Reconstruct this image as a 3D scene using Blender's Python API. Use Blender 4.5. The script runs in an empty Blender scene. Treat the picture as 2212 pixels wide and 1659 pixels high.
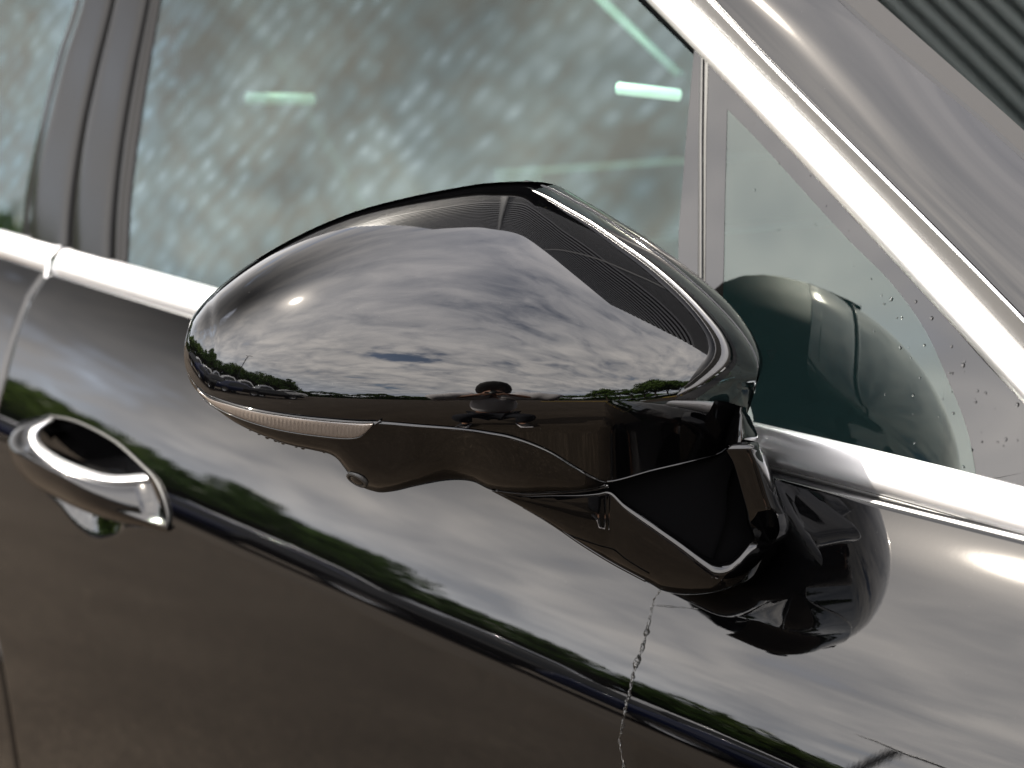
import bpy, bmesh, math, random
import numpy as np
from math import radians, sin, cos, tan, pi, sqrt, asin, exp
from mathutils import Vector
random.seed(7); rng = np.random.default_rng(7)
S = bpy.context.scene
# ------------------------------------------------------------------ camera
AZ, EL, WPX = radians(37), radians(11), 2212.0
FPX = 75/36*WPX
FW = np.array([-cos(AZ)*cos(EL), sin(AZ)*cos(EL), -sin(EL)])
RT = np.array([sin(AZ), cos(AZ), 0.0]); UP = np.cross(RT, FW)
CAM = np.array([0, 0, 1.08]) - .95*FW
cd = bpy.data.cameras.new('camera'); cam = bpy.data.objects.new('view_camera', cd); S.collection.objects.link(cam)
cam.location = CAM
from mathutils import Matrix
cam.rotation_euler = Matrix((tuple(RT), tuple(UP), tuple(-FW))).transposed().to_euler()
cd.lens = 75; cd.sensor_width = 36; cd.clip_start = .02; cd.clip_end = 2000
cd.dof.use_dof = True; cd.dof.focus_distance = .985; cd.dof.aperture_fstop = 11
S.camera = cam
# ------------------------------------------------------------------ light
SUN = np.array([-.60, -.46, .64]); SUN = SUN/np.linalg.norm(SUN)
sun_el = asin(SUN[2]); sun_az = math.atan2(SUN[1], SUN[0])
ld = bpy.data.lights.new('sun', 'SUN'); ld.energy = 2.0; ld.angle = radians(.55); ld.color = (1, .93, .82)
lo = bpy.data.objects.new('sun', ld); S.collection.objects.link(lo)
lo.rotation_euler = Vector(SUN).to_track_quat('Z', 'Y').to_euler()
w = bpy.data.worlds.new('World'); S.world = w; w.use_nodes = True
nt = w.node_tree; N = nt.nodes; L = nt.links
for n in list(N): N.remove(n)
def nd(T, t, **k):
    n = T.nodes.new(t)
    for a, b in k.items(): setattr(n, a, b)
    return n
def mth(T, op, a, b=None, c=None, clamp=False):
    n = T.nodes.new('ShaderNodeMath'); n.operation = op; n.use_clamp = clamp
    for i, v in enumerate((a, b, c)):
        if v is None: continue
        if isinstance(v, (int, float)): n.inputs[i].default_value = v
        else: T.links.new(v, n.inputs[i])
    return n.outputs[0]
def rampn(T, fac, stops, interp='LINEAR'):
    n = T.nodes.new('ShaderNodeValToRGB'); cr = n.color_ramp; cr.interpolation = interp
    while len(cr.elements) < len(stops): cr.elements.new(.5)
    for e, (p, c) in zip(cr.elements, stops):
        e.position = p; e.color = (c[0], c[1], c[2], 1) if not isinstance(c, (int, float)) else (c, c, c, 1)
    if fac is not None: T.links.new(fac, n.inputs[0])
    return n.outputs[0]
sky = nd(nt, 'ShaderNodeTexSky', sky_type='NISHITA', sun_disc=False, sun_elevation=sun_el,
         sun_rotation=(pi/2 - sun_az), air_density=1.0, dust_density=1.2)
tc = nd(nt, 'ShaderNodeTexCoord')
sep = nd(nt, 'ShaderNodeSeparateXYZ'); L.new(tc.outputs['Generated'], sep.inputs[0])
zc_ = mth(nt, 'MAXIMUM', sep.outputs[2], .0)
den = mth(nt, 'ADD', zc_, .13)
cx = mth(nt, 'DIVIDE', sep.outputs[0], den); cy = mth(nt, 'DIVIDE', sep.outputs[1], den)
cmb = nd(nt, 'ShaderNodeCombineXYZ'); L.new(cx, cmb.inputs[0]); L.new(cy, cmb.inputs[1])
def noise(T, vec, scale, detail=8, rough=.55, dist=0., dim='3D'):
    n = T.nodes.new('ShaderNodeTexNoise'); n.noise_dimensions = dim
    n.inputs['Scale'].default_value = scale; n.inputs['Detail'].default_value = detail
    n.inputs['Roughness'].default_value = rough; n.inputs['Distortion'].default_value = dist
    if vec is not None: T.links.new(vec, n.inputs['Vector'])
    return n.outputs['Fac']
cmp_ = nd(nt, 'ShaderNodeMapping'); L.new(cmb.outputs[0], cmp_.inputs[0]); cmp_.inputs['Rotation'].default_value = (0, 0, radians(62))
cms = nd(nt, 'ShaderNodeMapping'); L.new(cmp_.outputs[0], cms.inputs[0]); cms.inputs['Scale'].default_value = (1.45, .62, 1); cmb = cms
nA = noise(nt, cmb.outputs[0], 1.25, 9, .58, .35)
nB = noise(nt, cmb.outputs[0], 4.0, 8, .54, .5)
nC = noise(nt, cmb.outputs[0], .55, 3, .5, .2)
dens = mth(nt, 'ADD', mth(nt, 'MULTIPLY', nA, .5), mth(nt, 'ADD', mth(nt, 'MULTIPLY', nB, .28), mth(nt, 'MULTIPLY', nC, .22)))
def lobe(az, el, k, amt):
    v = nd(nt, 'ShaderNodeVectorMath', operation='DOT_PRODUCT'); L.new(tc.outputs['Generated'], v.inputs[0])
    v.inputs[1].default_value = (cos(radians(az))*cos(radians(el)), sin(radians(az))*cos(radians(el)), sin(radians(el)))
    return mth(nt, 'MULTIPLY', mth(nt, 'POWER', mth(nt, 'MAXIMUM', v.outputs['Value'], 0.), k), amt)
blue_gap = lobe(-74, 30, 30., .13)
dens = mth(nt, 'SUBTRACT', dens, blue_gap)
cover = rampn(nt, dens, [(0, .0), (.36, .12), (.40, .7), (.45, 1)])
shade = rampn(nt, mth(nt, 'ADD', mth(nt, 'MULTIPLY', nB, .55), mth(nt, 'MULTIPLY', nA, .45)), [(0, (.42, .44, .48)), (.36, (.50, .51, .55)), (.48, (.74, .73, .74)), (.61, (1.04, 1.0, .97)), (1, (1.14, 1.1, 1.07))])
# glow of the veiled sun
vd = nd(nt, 'ShaderNodeVectorMath', operation='DOT_PRODUCT'); L.new(tc.outputs['Generated'], vd.inputs[0]); vd.inputs[1].default_value = tuple(SUN)
dp = mth(nt, 'MAXIMUM', vd.outputs['Value'], 0.)
g1 = mth(nt, 'MULTIPLY', mth(nt, 'POWER', dp, 11.), .12)
g2 = mth(nt, 'MULTIPLY', mth(nt, 'POWER', dp, 6000.), 14.)
glow = mth(nt, 'ADD', mth(nt, 'MULTIPLY', mth(nt, 'POWER', dp, 420.), .9), g2)
base = nd(nt, 'ShaderNodeVectorMath', operation='SCALE'); L.new(shade, base.inputs[0]); base.inputs['Scale'].default_value = .82
gl3 = nd(nt, 'ShaderNodeVectorMath', operation='SCALE'); gl3.inputs[0].default_value = (1, .88, .74); L.new(glow, gl3.inputs['Scale'])
elt = rampn(nt, sep.outputs[2], [(0, (.84, .86, .88)), (.09, (.66, .71, .80)), (.16, (.74, .77, .81)), (.25, (.92, .90, .88)), (.48, (1.0, .97, .94)), (.72, (.86, .85, .86)), (1, (.74, .74, .78))])
em = nd(nt, 'ShaderNodeVectorMath', operation='MULTIPLY'); L.new(base.outputs[0], em.inputs[0]); L.new(elt, em.inputs[1]); base = em
polar_dim = mth(nt, 'MULTIPLY', mth(nt, 'SUBTRACT', 1., lobe(-162, 29, 45., .86)), mth(nt, 'MULTIPLY', mth(nt, 'SUBTRACT', 1., lobe(-176, 34, 8., .72)), mth(nt, 'SUBTRACT', 1., lobe(-172, 22, 26., .70))))  # sky darkened in lobes, standing in for reflections dimmed by a polariser
gb = nd(nt, 'ShaderNodeVectorMath', operation='SCALE'); gb.inputs[0].default_value = (1, .94, .86); L.new(g1, gb.inputs['Scale'])
bb = nd(nt, 'ShaderNodeVectorMath', operation='ADD'); L.new(base.outputs[0], bb.inputs[0]); L.new(gb.outputs[0], bb.inputs[1])
base2 = nd(nt, 'ShaderNodeVectorMath', operation='SCALE'); L.new(bb.outputs[0], base2.inputs[0]); L.new(polar_dim, base2.inputs['Scale'])
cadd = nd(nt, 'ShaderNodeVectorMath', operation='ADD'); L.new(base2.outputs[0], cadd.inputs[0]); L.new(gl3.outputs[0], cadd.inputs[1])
bg1 = nd(nt, 'ShaderNodeBackground'); bg1.inputs[1].default_value = .06; L.new(sky.outputs[0], bg1.inputs[0])
bg2 = nd(nt, 'ShaderNodeBackground'); bg2.inputs[1].default_value = 1.0; L.new(cadd.outputs[0], bg2.inputs[0])
mx = nd(nt, 'ShaderNodeMixShader'); L.new(cover, mx.inputs[0]); L.new(bg1.outputs[0], mx.inputs[1]); L.new(bg2.outputs[0], mx.inputs[2])
wo = nd(nt, 'ShaderNodeOutputWorld'); L.new(mx.outputs[0], wo.inputs[0])
S.view_settings.view_transform = 'Standard'; S.view_settings.look = 'None'
S.view_settings.exposure = 3.1; S.view_settings.gamma = 1
S.cycles.use_denoising = True; S.cycles.max_bounces = 10; S.cycles.glossy_bounces = 6; S.cycles.transparent_max_bounces = 12
S.cycles.sample_clamp_indirect = 12; S.cycles.caustics_reflective = False; S.cycles.caustics_refractive = False

# ------------------------------------------------------------------ materials
def mat(name, col, rough=.5, metal=0., ior=1.5, spec=.5, **k):
    m = bpy.data.materials.new(name); m.use_nodes = True
    b = m.node_tree.nodes['Principled BSDF']
    b.inputs['Base Color'].default_value = (*col, 1); b.inputs['Roughness'].default_value = rough
    b.inputs['Metallic'].default_value = metal; b.inputs['IOR'].default_value = ior
    b.inputs['Specular IOR Level'].default_value = spec
    for a, v in k.items(): b.inputs[a.replace('_', ' ')].default_value = v
    return m
def bump(m, h, dist, strength=1.):
    T = m.node_tree; b = T.nodes.new('ShaderNodeBump'); b.inputs['Distance'].default_value = dist
    b.inputs['Strength'].default_value = strength
    T.links.new(h, b.inputs['Height']); T.links.new(b.outputs[0], T.nodes['Principled BSDF'].inputs['Normal'])
def objco(m): return m.node_tree.nodes.new('ShaderNodeTexCoord').outputs['Object']
M_paint = mat('black_paint', (.0006, .0006, .0007), .012, ior=1.5)
bump(M_paint, noise(M_paint.node_tree, objco(M_paint), 330, 2, .5), .0000022)
def dust(m, sc=420, th=.055, col=.16):
    T = m.node_tree; v = T.nodes.new('ShaderNodeTexVoronoi'); v.inputs['Scale'].default_value = sc; T.links.new(objco(m), v.inputs['Vector'])
    w_ = T.nodes.new('ShaderNodeTexWhiteNoise'); T.links.new(v.outputs['Position'], w_.inputs['Vector'])
    f = mth(T, 'MULTIPLY', mth(T, 'LESS_THAN', v.outputs['Distance'], mth(T, 'MULTIPLY', w_.outputs['Value'], th*2.2)), mth(T, 'GREATER_THAN', w_.outputs['Value'], .86))
    b = T.nodes['Principled BSDF']; c = b.inputs['Base Color'].default_value[:]; x_ = T.nodes.new('ShaderNodeMixRGB'); x_.inputs[1].default_value = c; x_.inputs[2].default_value = (col, col, col*.95, 1)
    T.links.new(f, x_.inputs[0]); T.links.new(x_.outputs[0], b.inputs['Base Color'])
M_cap = mat('black_cap_paint', (.0006, .0006, .0007), .004, ior=1.55)
M_gloss = mat('gloss_black_plastic', (.0008, .0008, .0009), .02, ior=1.48)
dust(M_paint, 420, .022, .05); dust(M_cap, 380, .024, .05); dust(M_gloss, 380, .024, .05)
M_dark = mat('satin_black_plastic', (.0007, .0007, .0009), .6, spec=.02)
M_rub = mat('black_rubber', (.018, .018, .018), .42, spec=.4)
M_seal = mat('grey_seal', (.022, .022, .022), .38, spec=.35)
M_trim = mat('matt_grey_trim', (.034, .033, .032), .55, spec=.4)
M_chrome = mat('satin_chrome', (.93, .93, .94), .34, metal=1.)
M_frit = mat('black_frit_glass', (.002, .002, .002), .01, ior=1.58)
M_pill = mat('pillar_gloss_black', (.006, .006, .006), .09, ior=1.19)
M_lens = mat('clear_lens', (.085, .072, .062), .16, ior=1.5, Coat_Weight=.6)
M_int = mat('cabin_trim', (.022, .030, .030), .7)
M_intd = mat('cabin_dark', (.02, .022, .022), .8)
M_mglass = mat('mirror_glass', (.8, .82, .85), .01, metal=1.)
# asphalt
M_asph = mat('asphalt', (.085, .078, .07), .9, spec=.08)
def asphalt():
    T = M_asph.node_tree; co = objco(M_asph)
    a = noise(T, co, 90, 3, .7); b = noise(T, co, 1.1, 7, .68)
    v = T.nodes.new('ShaderNodeTexVoronoi'); v.inputs['Scale'].default_value = 70; T.links.new(co, v.inputs['Vector'])
    sp = rampn(T, v.outputs['Distance'], [(0, .26), (.10, .07), (.3, .038), (1, .028)])
    c = T.nodes.new('ShaderNodeMixRGB'); c.blend_type = 'MULTIPLY'; c.inputs[0].default_value = 1
    T.links.new(sp, c.inputs[1]); T.links.new(rampn(T, b, [(.3, (1.0, .76, .56)), (.5, (1.3, 1.0, .74)), (.7, (1.75, 1.38, 1.04))]), c.inputs[2])
    T.links.new(c.outputs[0], T.nodes['Principled BSDF'].inputs['Base Color'])
    bump(M_asph, a, .004)
asphalt()
def clear_glass(name, ior, tint, mosaic=False):
    m = bpy.data.materials.new(name); m.use_nodes = True; T = m.node_tree
    for n in list(T.nodes): T.nodes.remove(n)
    out = T.nodes.new('ShaderNodeOutputMaterial'); g = T.nodes.new('ShaderNodeBsdfGlossy'); g.inputs['Roughness'].default_value = .0
    t = T.nodes.new('ShaderNodeBsdfTransparent'); t.inputs[0].default_value = (*tint, 1)
    f = T.nodes.new('ShaderNodeFresnel'); f.inputs[0].default_value = ior
    mxx = T.nodes.new('ShaderNodeMixShader'); T.links.new(t.outputs[0], mxx.inputs[1]); T.links.new(g.outputs[0], mxx.inputs[2])
    g.inputs[0].default_value = (.84, .93, .87, 1)
    front = mth(T, 'SUBTRACT', 1., T.nodes.new('ShaderNodeNewGeometry').outputs['Backfacing'])
    fac = mth(T, 'MULTIPLY', mth(T, 'MULTIPLY', f.outputs[0], 1.75), front)
    if mosaic:   # quench pattern of tempered glass
        co = T.nodes.new('ShaderNodeTexCoord').outputs['Object']
        vec = co
        for rot, scl in ((0, (.62, .001, 1.0)), (radians(-32), (1, 1, 1)), (0, (1.08, 1, .74))):
            mp = T.nodes.new('ShaderNodeMapping'); mp.inputs['Rotation'].default_value = (0, rot, 0); mp.inputs['Scale'].default_value = scl
            T.links.new(vec, mp.inputs[0]); vec = mp.outputs[0]
        w1 = T.nodes.new('ShaderNodeTexNoise'); w1.inputs['Scale'].default_value = 16; T.links.new(mp.outputs[0], w1.inputs['Vector'])
        ad = T.nodes.new('ShaderNodeVectorMath'); ad.operation = 'MULTIPLY_ADD'; T.links.new(w1.outputs['Color'], ad.inputs[0]); ad.inputs[1].default_value = (.016, .016, .016); T.links.new(mp.outputs[0], ad.inputs[2])
        v = T.nodes.new('ShaderNodeTexVoronoi'); v.feature = 'SMOOTH_F1'; v.inputs['Scale'].default_value = 80; v.inputs['Smoothness'].default_value = .9; v.inputs['Randomness'].default_value = .48
        T.links.new(ad.outputs[0], v.inputs['Vector'])
        big = noise(T, mp.outputs[0], 7, 3, .5, .3)
        k = mth(T, 'ADD', v.outputs['Distance'], mth(T, 'MULTIPLY', mth(T, 'SUBTRACT', big, .5), 1.1))
        col = rampn(T, k, [(.02, (.72, .90, .93)), (.22, (.57, .71, .73)), (.42, (.46, .56, .55)), (.72, (.40, .42, .38))])
        T.links.new(col, g.inputs[0])
        fac = mth(T, 'MULTIPLY', mth(T, 'MULTIPLY', f.outputs[0], 2.1), front)
    T.links.new(fac, mxx.inputs[0]); T.links.new(mxx.outputs[0], out.inputs[0])
    return m
M_gfront = clear_glass('tempered_glass', 1.5, (.50, .68, .62), True)
M_gquart = clear_glass('quarter_glass', 1.5, (.48, .66, .67))
M_gws = clear_glass('windscreen_glass', 1.5, (.45, .60, .58))
M_water = mat('water', (1, 1, 1), 0., ior=1.33, Transmission_Weight=1.)

# ------------------------------------------------------------------ helpers
def V(p): return Vector((float(p[0]), float(p[1]), float(p[2])))
def at(x, y, dep): return CAM + (FW + RT*((x-1106)/FPX) + UP*((829.5-y)/FPX))*dep
def ray(x, y): return FW + RT*((x-1106)/FPX) + UP*((829.5-y)/FPX)
def cat(pts, m=12):
    p = np.array(pts, float); n = len(p)
    q = np.vstack([2*p[0]-p[1], p, 2*p[-1]-p[-2]]); o = []
    for i in range(n-1):
        a, b, c, d = q[i:i+4]
        # centripetal parameter
        t1 = max(np.linalg.norm(b-a), 1e-9)**.5; t2 = t1+max(np.linalg.norm(c-b), 1e-9)**.5; t3 = t2+max(np.linalg.norm(d-c), 1e-9)**.5
        for k in range(m):
            t = t1+(t2-t1)*k/m
            A1 = a*(t1-t)/t1+b*t/t1; A2 = b*(t2-t)/(t2-t1)+c*(t-t1)/(t2-t1); A3 = c*(t3-t)/(t3-t2)+d*(t-t2)/(t3-t2)
            B1 = A1*(t2-t)/t2+A2*t/t2; B2 = A2*(t3-t)/(t3-t1)+A3*(t-t1)/(t3-t1)
            o.append(B1*(t2-t)/(t2-t1)+B2*(t-t1)/(t2-t1))
    o.append(p[-1]); return np.array(o)
def fx(pts):
    c = cat(pts); i = np.argsort(c[:, 0]); X, Y = c[i, 0], c[i, 1]
    return lambda x: float(np.interp(x, X, Y))
def lin(pts):
    X = [p[0] for p in pts]; Y = [p[1] for p in pts]
    return lambda x: float(np.interp(x, X, Y))
def resample(pts, n, smooth=True, bias=None):
    c = cat(pts) if smooth else np.array(pts, float)
    d = np.concatenate([[0], np.cumsum(np.linalg.norm(np.diff(c, axis=0), axis=1))]); d /= d[-1]
    t = np.linspace(0, 1, n) if bias is None else bias
    return np.stack([np.interp(t, d, c[:, k]) for k in range(c.shape[1])], 1)
def mobj(name, verts, faces, m, parent=None, smooth=True, solid=0., off=0.):
    me = bpy.data.meshes.new(name); me.from_pydata([tuple(map(float, v)) for v in verts], [], faces)
    if smooth:
        me.polygons.foreach_set('use_smooth', [True]*len(me.polygons))
    me.materials.append(m); me.update()
    o = bpy.data.objects.new(name, me); S.collection.objects.link(o)
    if parent is not None: o.parent = parent
    if solid:
        md = o.modifiers.new('thickness', 'SOLIDIFY'); md.thickness = solid; md.offset = off
    return o
def grid(name, G, m, parent=None, closeu=False, solid=0., off=0., smooth=True, caps=False):
    G = np.array(G); nu, nv = G.shape[:2]; vs = G.reshape(-1, 3); F = []
    for i in range(nu if closeu else nu-1):
        j = (i+1) % nu
        for k in range(nv-1): F.append((i*nv+k, j*nv+k, j*nv+k+1, i*nv+k+1))
    if caps: F.append(tuple(i*nv for i in range(nu))); F.append(tuple(i*nv+nv-1 for i in range(nu))[::-1])
    return mobj(name, vs, F, m, parent, smooth, solid, off)
def tube(name, path, r, m, parent=None, seg=8):
    P = [V(p) for p in path]; n = len(P); rr = r if hasattr(r, '__len__') else [r]*n
    vs = []; up = Vector((0, 0, 1))
    for i, p in enumerate(P):
        t = (P[min(i+1, n-1)]-P[max(i-1, 0)]).normalized()
        a = t.cross(up); a = a.normalized() if a.length > 1e-4 else Vector((1, 0, 0)); b = t.cross(a)
        for k in range(seg):
            th = 2*pi*k/seg; vs.append(p+(a*cos(th)+b*sin(th))*rr[i])
    F = [(i*seg+k, i*seg+(k+1) % seg, (i+1)*seg+(k+1) % seg, (i+1)*seg+k) for i in range(n-1) for k in range(seg)]
    F += [tuple(range(seg))[::-1], tuple((n-1)*seg+k for k in range(seg))]
    return mobj(name, vs, F, m, parent)
def box(name, c, s, m, parent=None, rotz=0, bev=0.):
    bm = bmesh.new(); bmesh.ops.create_cube(bm, size=1)
    if bev: 
        bmesh.ops.scale(bm, vec=s, verts=bm.verts); bmesh.ops.bevel(bm, geom=bm.edges[:], offset=bev, segments=2, affect='EDGES')
    else: bmesh.ops.scale(bm, vec=s, verts=bm.verts)
    R3 = Matrix.Rotation(rotz, 3, 'Z'); bmesh.ops.rotate(bm, matrix=R3, verts=bm.verts); bmesh.ops.translate(bm, vec=c, verts=bm.verts)
    me = bpy.data.meshes.new(name); bm.to_mesh(me); bm.free(); me.materials.append(m)
    o = bpy.data.objects.new(name, me); S.collection.objects.link(o)
    if parent is not None: o.parent = parent
    return o
def empty(name, loc=(0, 0, 0)):
    o = bpy.data.objects.new(name, None); S.collection.objects.link(o); o.location = loc; o.empty_display_size = .1; return o
def tag(o, label=None, cat=None, group=None, kind=None):
    if label: o['label'] = label
    if cat: o['category'] = cat
    if group: o['group'] = group
    if kind: o['kind'] = kind
    return o

# ------------------------------------------------------------------ base surfaces of the car
GT = radians(20); GN = np.array([0, -cos(GT), sin(GT)]); GP = np.array([.018, .155, 1.041])
def gl(x, y, off=0.):
    d = ray(x, y); P0 = GP+GN*off; s = ((P0-CAM)@GN)/(d@GN); return CAM+d*s
gy = lambda z: GP[1]+(z-GP[2])*tan(GT)
bl = [gl(*p, .006) for p in ((0, 556), (208, 627), (417, 685), (1666, 1016), (1891, 1078), (2212, 1168))]
zb = lin([(b[0], b[2]) for b in bl]); 
_bx = np.array([b[0] for b in bl]); _bz = np.array([b[2] for b in bl]); _pf = np.polyfit(_bx, _bz, 2)
def zb(x): 
    xx = min(max(x, -1.1), .45); return float(np.polyval(_pf, xx))
s_t = [0, .13, .2, .4, .6, .8, 1.0]; t_t = [7.5, 15.5, 20.5, 25.3, 29.6, 33.8, 39]
_s = np.linspace(0, 1, 401); _T = np.tan(np.radians(np.interp(_s, s_t, t_t)))
_T = np.convolve(np.pad(_T, 12, 'edge'), np.ones(25)/25, 'valid')
_I = np.concatenate([[0], np.cumsum((_T[1:]+_T[:-1])/2*(_s[1]-_s[0]))]); I1 = _I[-1]
lz = [0, .012, .06, .16, .3, .5]; lt = [2.5, 3.5, 1, -2, -5, -8]
_q = np.linspace(0, .6, 601); _TL = np.tan(np.radians(np.interp(_q, lz, lt)))
_IL = np.concatenate([[0], np.cumsum((_TL[1:]+_TL[:-1])/2*(_q[1]-_q[0]))])
_zc = [.93, .0]   # crease line z = a + b x, solved below
def S_y(x, z):
    b = zb(x); c = _zc[0]+_zc[1]*x
    yb = gy(b)-.014+.012*x*x
    if z >= c: return yb-(I1-float(np.interp(min((z-c)/(b-c), 1.), _s, _I)))*(b-c)
    return yb-I1*(b-c)-float(np.interp(c-z, _q, _IL))
def skin(x, y, off=0.):
    d = ray(x, y); s = 1.0
    for _ in range(30):
        P = CAM+d*s; e = P[1]-(S_y(P[0], P[2])-off); s -= e/d[1]*.8
    return CAM+d*s
for _ in range(8):
    pa, pb = skin(370, 1132), skin(1300, 1562)
    b_ = (pb[2]-pa[2])/(pb[0]-pa[0]); _zc = [pa[2]-b_*pa[0], b_]
zc = lambda x: _zc[0]+_zc[1]*x

# ================================================================== THE CAR
car = tag(empty('parked_car', (0, .9, 0)), 'black parked car with wet glossy paint, side mirror and chrome window trim in close view', 'car')
car_inv = Matrix.Translation((0, .9, 0)).inverted()
_mk = mobj
def mobj(name, verts, faces, m, parent=None, smooth=True, solid=0., off=0.):
    o = _mk(name, verts, faces, m, parent, smooth, solid, off)
    if parent is car: o.matrix_parent_inverse = car_inv
    return o
_bx = box
def box(name, c, s, m, parent=None, rotz=0, bev=0.):
    o = _bx(name, c, s, m, parent, rotz, bev)
    if parent is car: o.matrix_parent_inverse = car_inv
    return o

# door gap curve x_g(z)
gap_px = [(100, 592), (62, 650), (34, 730), (10, 820), (-14, 920), (-30, 1040), (-34, 1180), (-20, 1320), (3, 1420), (22, 1530), (42, 1659), (60, 1750)]
gp = [skin(*p) for p in gap_px]; gz = np.array([g[2] for g in gp]); gx = np.array([g[0] for g in gp]); o_ = np.argsort(gz)
xg = lambda z: float(np.interp(z, gz[o_], gx[o_]))
# handle cup (recess) centre in door coordinates
hc = skin(212, 1030); hL, hR = skin(40, 960), skin(345, 1120)
CUPX = (hc[0]+.000); CUPZ = hc[2]+.004
_cp = [(104, 900), (146, 906), (187, 921), (250, 956), (302, 1002), (333, 1034), (353, 1075), (362, 1116), (352, 1138), (271, 1137), (252, 1154), (210, 1161), (165, 1132), (128, 1088), (60, 1030), (30, 990), (24, 950), (50, 915)]
_cq = np.array([[skin(*p)[0], skin(*p)[2]] for p in resample(_cp+[_cp[0]], 70)])
def cup(x, z):
    if x < _cq[:, 0].min() or x > _cq[:, 0].max() or z < _cq[:, 1].min() or z > _cq[:, 1].max(): return 0.
    a = _cq[:-1]; b = _cq[1:]; d = b-a; p = np.array([x, z]); t = np.clip(((p-a)*d).sum(1)/(d*d).sum(1), 0, 1)
    dist = np.sqrt((((a+d*t[:, None])-p)**2).sum(1)).min()
    c = (a[:, 1] > z) != (b[:, 1] > z); xi = a[:, 0]+(z-a[:, 1])/(d[:, 1]+1e-12)*d[:, 0]
    if (c & (x < xi)).sum() % 2 == 0: return 0.
    return .024*(1-exp(-dist*.55/.024))
def skin_rows(n1=150, n2=110):
    return np.concatenate([np.linspace(1, 0, n1)**1.0, -np.linspace(.003**.5, 1, n2)**2])
rows = skin_rows()
def door_grid(xs_fn, cupped):
    G = []
    for u in xs_fn:
        col = []
        for r in rows:
            x0 = u(1.0) if callable(u) else u
            for _ in range(3):
                b, c = zb(x0), zc(x0); z = c+r*(b-c) if r >= 0 else c+r*.52
                x0 = u(z) if callable(u) else u
            y = S_y(x0, z)
            if cupped: y += cup(x0, z)
            if r == rows[0]: col += [(x0, gy(z)+.006, z+.0005), (x0, y+.0012, z+.0006)]
            col.append((x0, y, z))
        G.append(col)
    return G
GAP = .0022; XR = .3
us = np.concatenate([np.linspace(0, .42, 190), np.linspace(.424, 1, 190)])
def mk_front(u):
    def f(z):
        a = xg(z)+GAP
        return a+(XR-a)*u
    return f
G = door_grid([mk_front(u) for u in us], True)
lip = [(p[0]-.0005, p[1]+.004, p[2]) for p in G[0]]; lip2 = [(p[0], p[1]+.018, p[2]) for p in G[0]]
e1 = [(p[0]-.0012, p[1]+.0012, p[2]) for p in G[0]]
fd = grid('front_door', [lip2, lip, e1]+G, M_paint, car)
def mk_rear(u):
    def f(z):
        b = xg(z)-GAP; return -3.2+(b+3.2)*u**.6
    return f
G = door_grid([mk_rear(u) for u in np.linspace(0, 1, 130)], False)
e1 = [(p[0]+.0012, p[1]+.0012, p[2]) for p in G[-1]]; lip = [(p[0]+.0008, p[1]+.004, p[2]) for p in G[-1]]; lip2 = [(p[0], p[1]+.018, p[2]) for p in G[-1]]
grid('rear_door', G+[e1, lip, lip2], M_paint, car)
G = door_grid(list(np.linspace(XR+.004, 1.75, 60)), False)
grid('front_fender', G, M_paint, car)
# dark strip inside the door gap
grid('door_seal', [[(xg(z)+dx, S_y(xg(z), z)+.012, z) for z in np.linspace(.45, zb(-.8), 60)] for dx in (-.02, .02)], M_rub, car)

# strips on the glass plane -------------------------------------------------
def strip(name, A, B, m, offA=0., offB=0., bulge=.004, n=60, k=9, fn=gl, power=.5, solid=0., parent=car, prof=None):
    a = resample(A, n); b = resample(B, n); G = []
    for i in range(n):
        row = []
        for j in range(k):
            v = j/(k-1); p = a[i]*(1-v)+b[i]*v
            o = offA*(1-v)+offB*v+bulge*max(0, 1-(2*v-1)**2)**power if prof is None else prof(v)
            row.append(fn(p[0], p[1], o))
        G.append(row)
    return grid(name, G, m, parent, solid=solid)
belt_up = [(-120, 464), (0, 497), (146, 537), (275, 570), (458, 619), (900, 735), (1400, 862), (1627, 910), (1787, 946), (1961, 987), (2131, 1031), (2320, 1080)]
_bl0 = 0
belt_lo = [(-120, 516), (0, 556), (83, 586), (208, 626), (417, 685), (900, 818), (1400, 945), (1666, 1009), (1787, 1040), (1891, 1072), (2212, 1163), (2320, 1196)]
def pfit(P, deg=4, xr=None):
    p = np.array(P, float); sc = lambda x: (x-1000)/1000; c = np.polyfit(sc(p[:, 0]), p[:, 1], deg); X = np.linspace(p[0, 0], p[-1, 0], 40)
    return [(float(x), float(np.polyval(c, sc(x)))) for x in X]
belt_up, belt_lo = pfit(belt_up), pfit(belt_lo)
def split_at(P, x0, x1):
    c = cat(P); c = c[(c[:, 0] >= x0) & (c[:, 0] <= x1)]; return c
def mprof(v):  # convex moulding section
    return .001+.0050*max(0, 1-abs(2*v-1)**3)**.5
def spline_strip(name, A, B, m, prof, n=90, k=15, fn=gl, solid=0.):
    a = resample(A, n, False); b = resample(B, n, False); G = []
    for i in range(n): G.append([fn(*(a[i]*(1-v)+b[i]*v), prof(v)) for v in np.linspace(0, 1, k)])
    return grid(name, G, m, car, solid=solid)
spline_strip('window_moulding', split_at(belt_up, 134, 2330), split_at(belt_lo, 104, 2330), M_chrome, mprof, 140)
spline_strip('window_moulding', split_at(belt_up, -130, 128), split_at(belt_lo, -130, 98), M_chrome, mprof, 40)
# little raised joint clip at the moulding split
spline_strip('moulding_joint', [(137, 533), (112, 560), (104, 600)], [(124, 530), (100, 558), (93, 598)], M_chrome, lambda v: .0125*sqrt(max(0, 1-(2*v-1)**2*.9))*.62, 20, 7)
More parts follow.
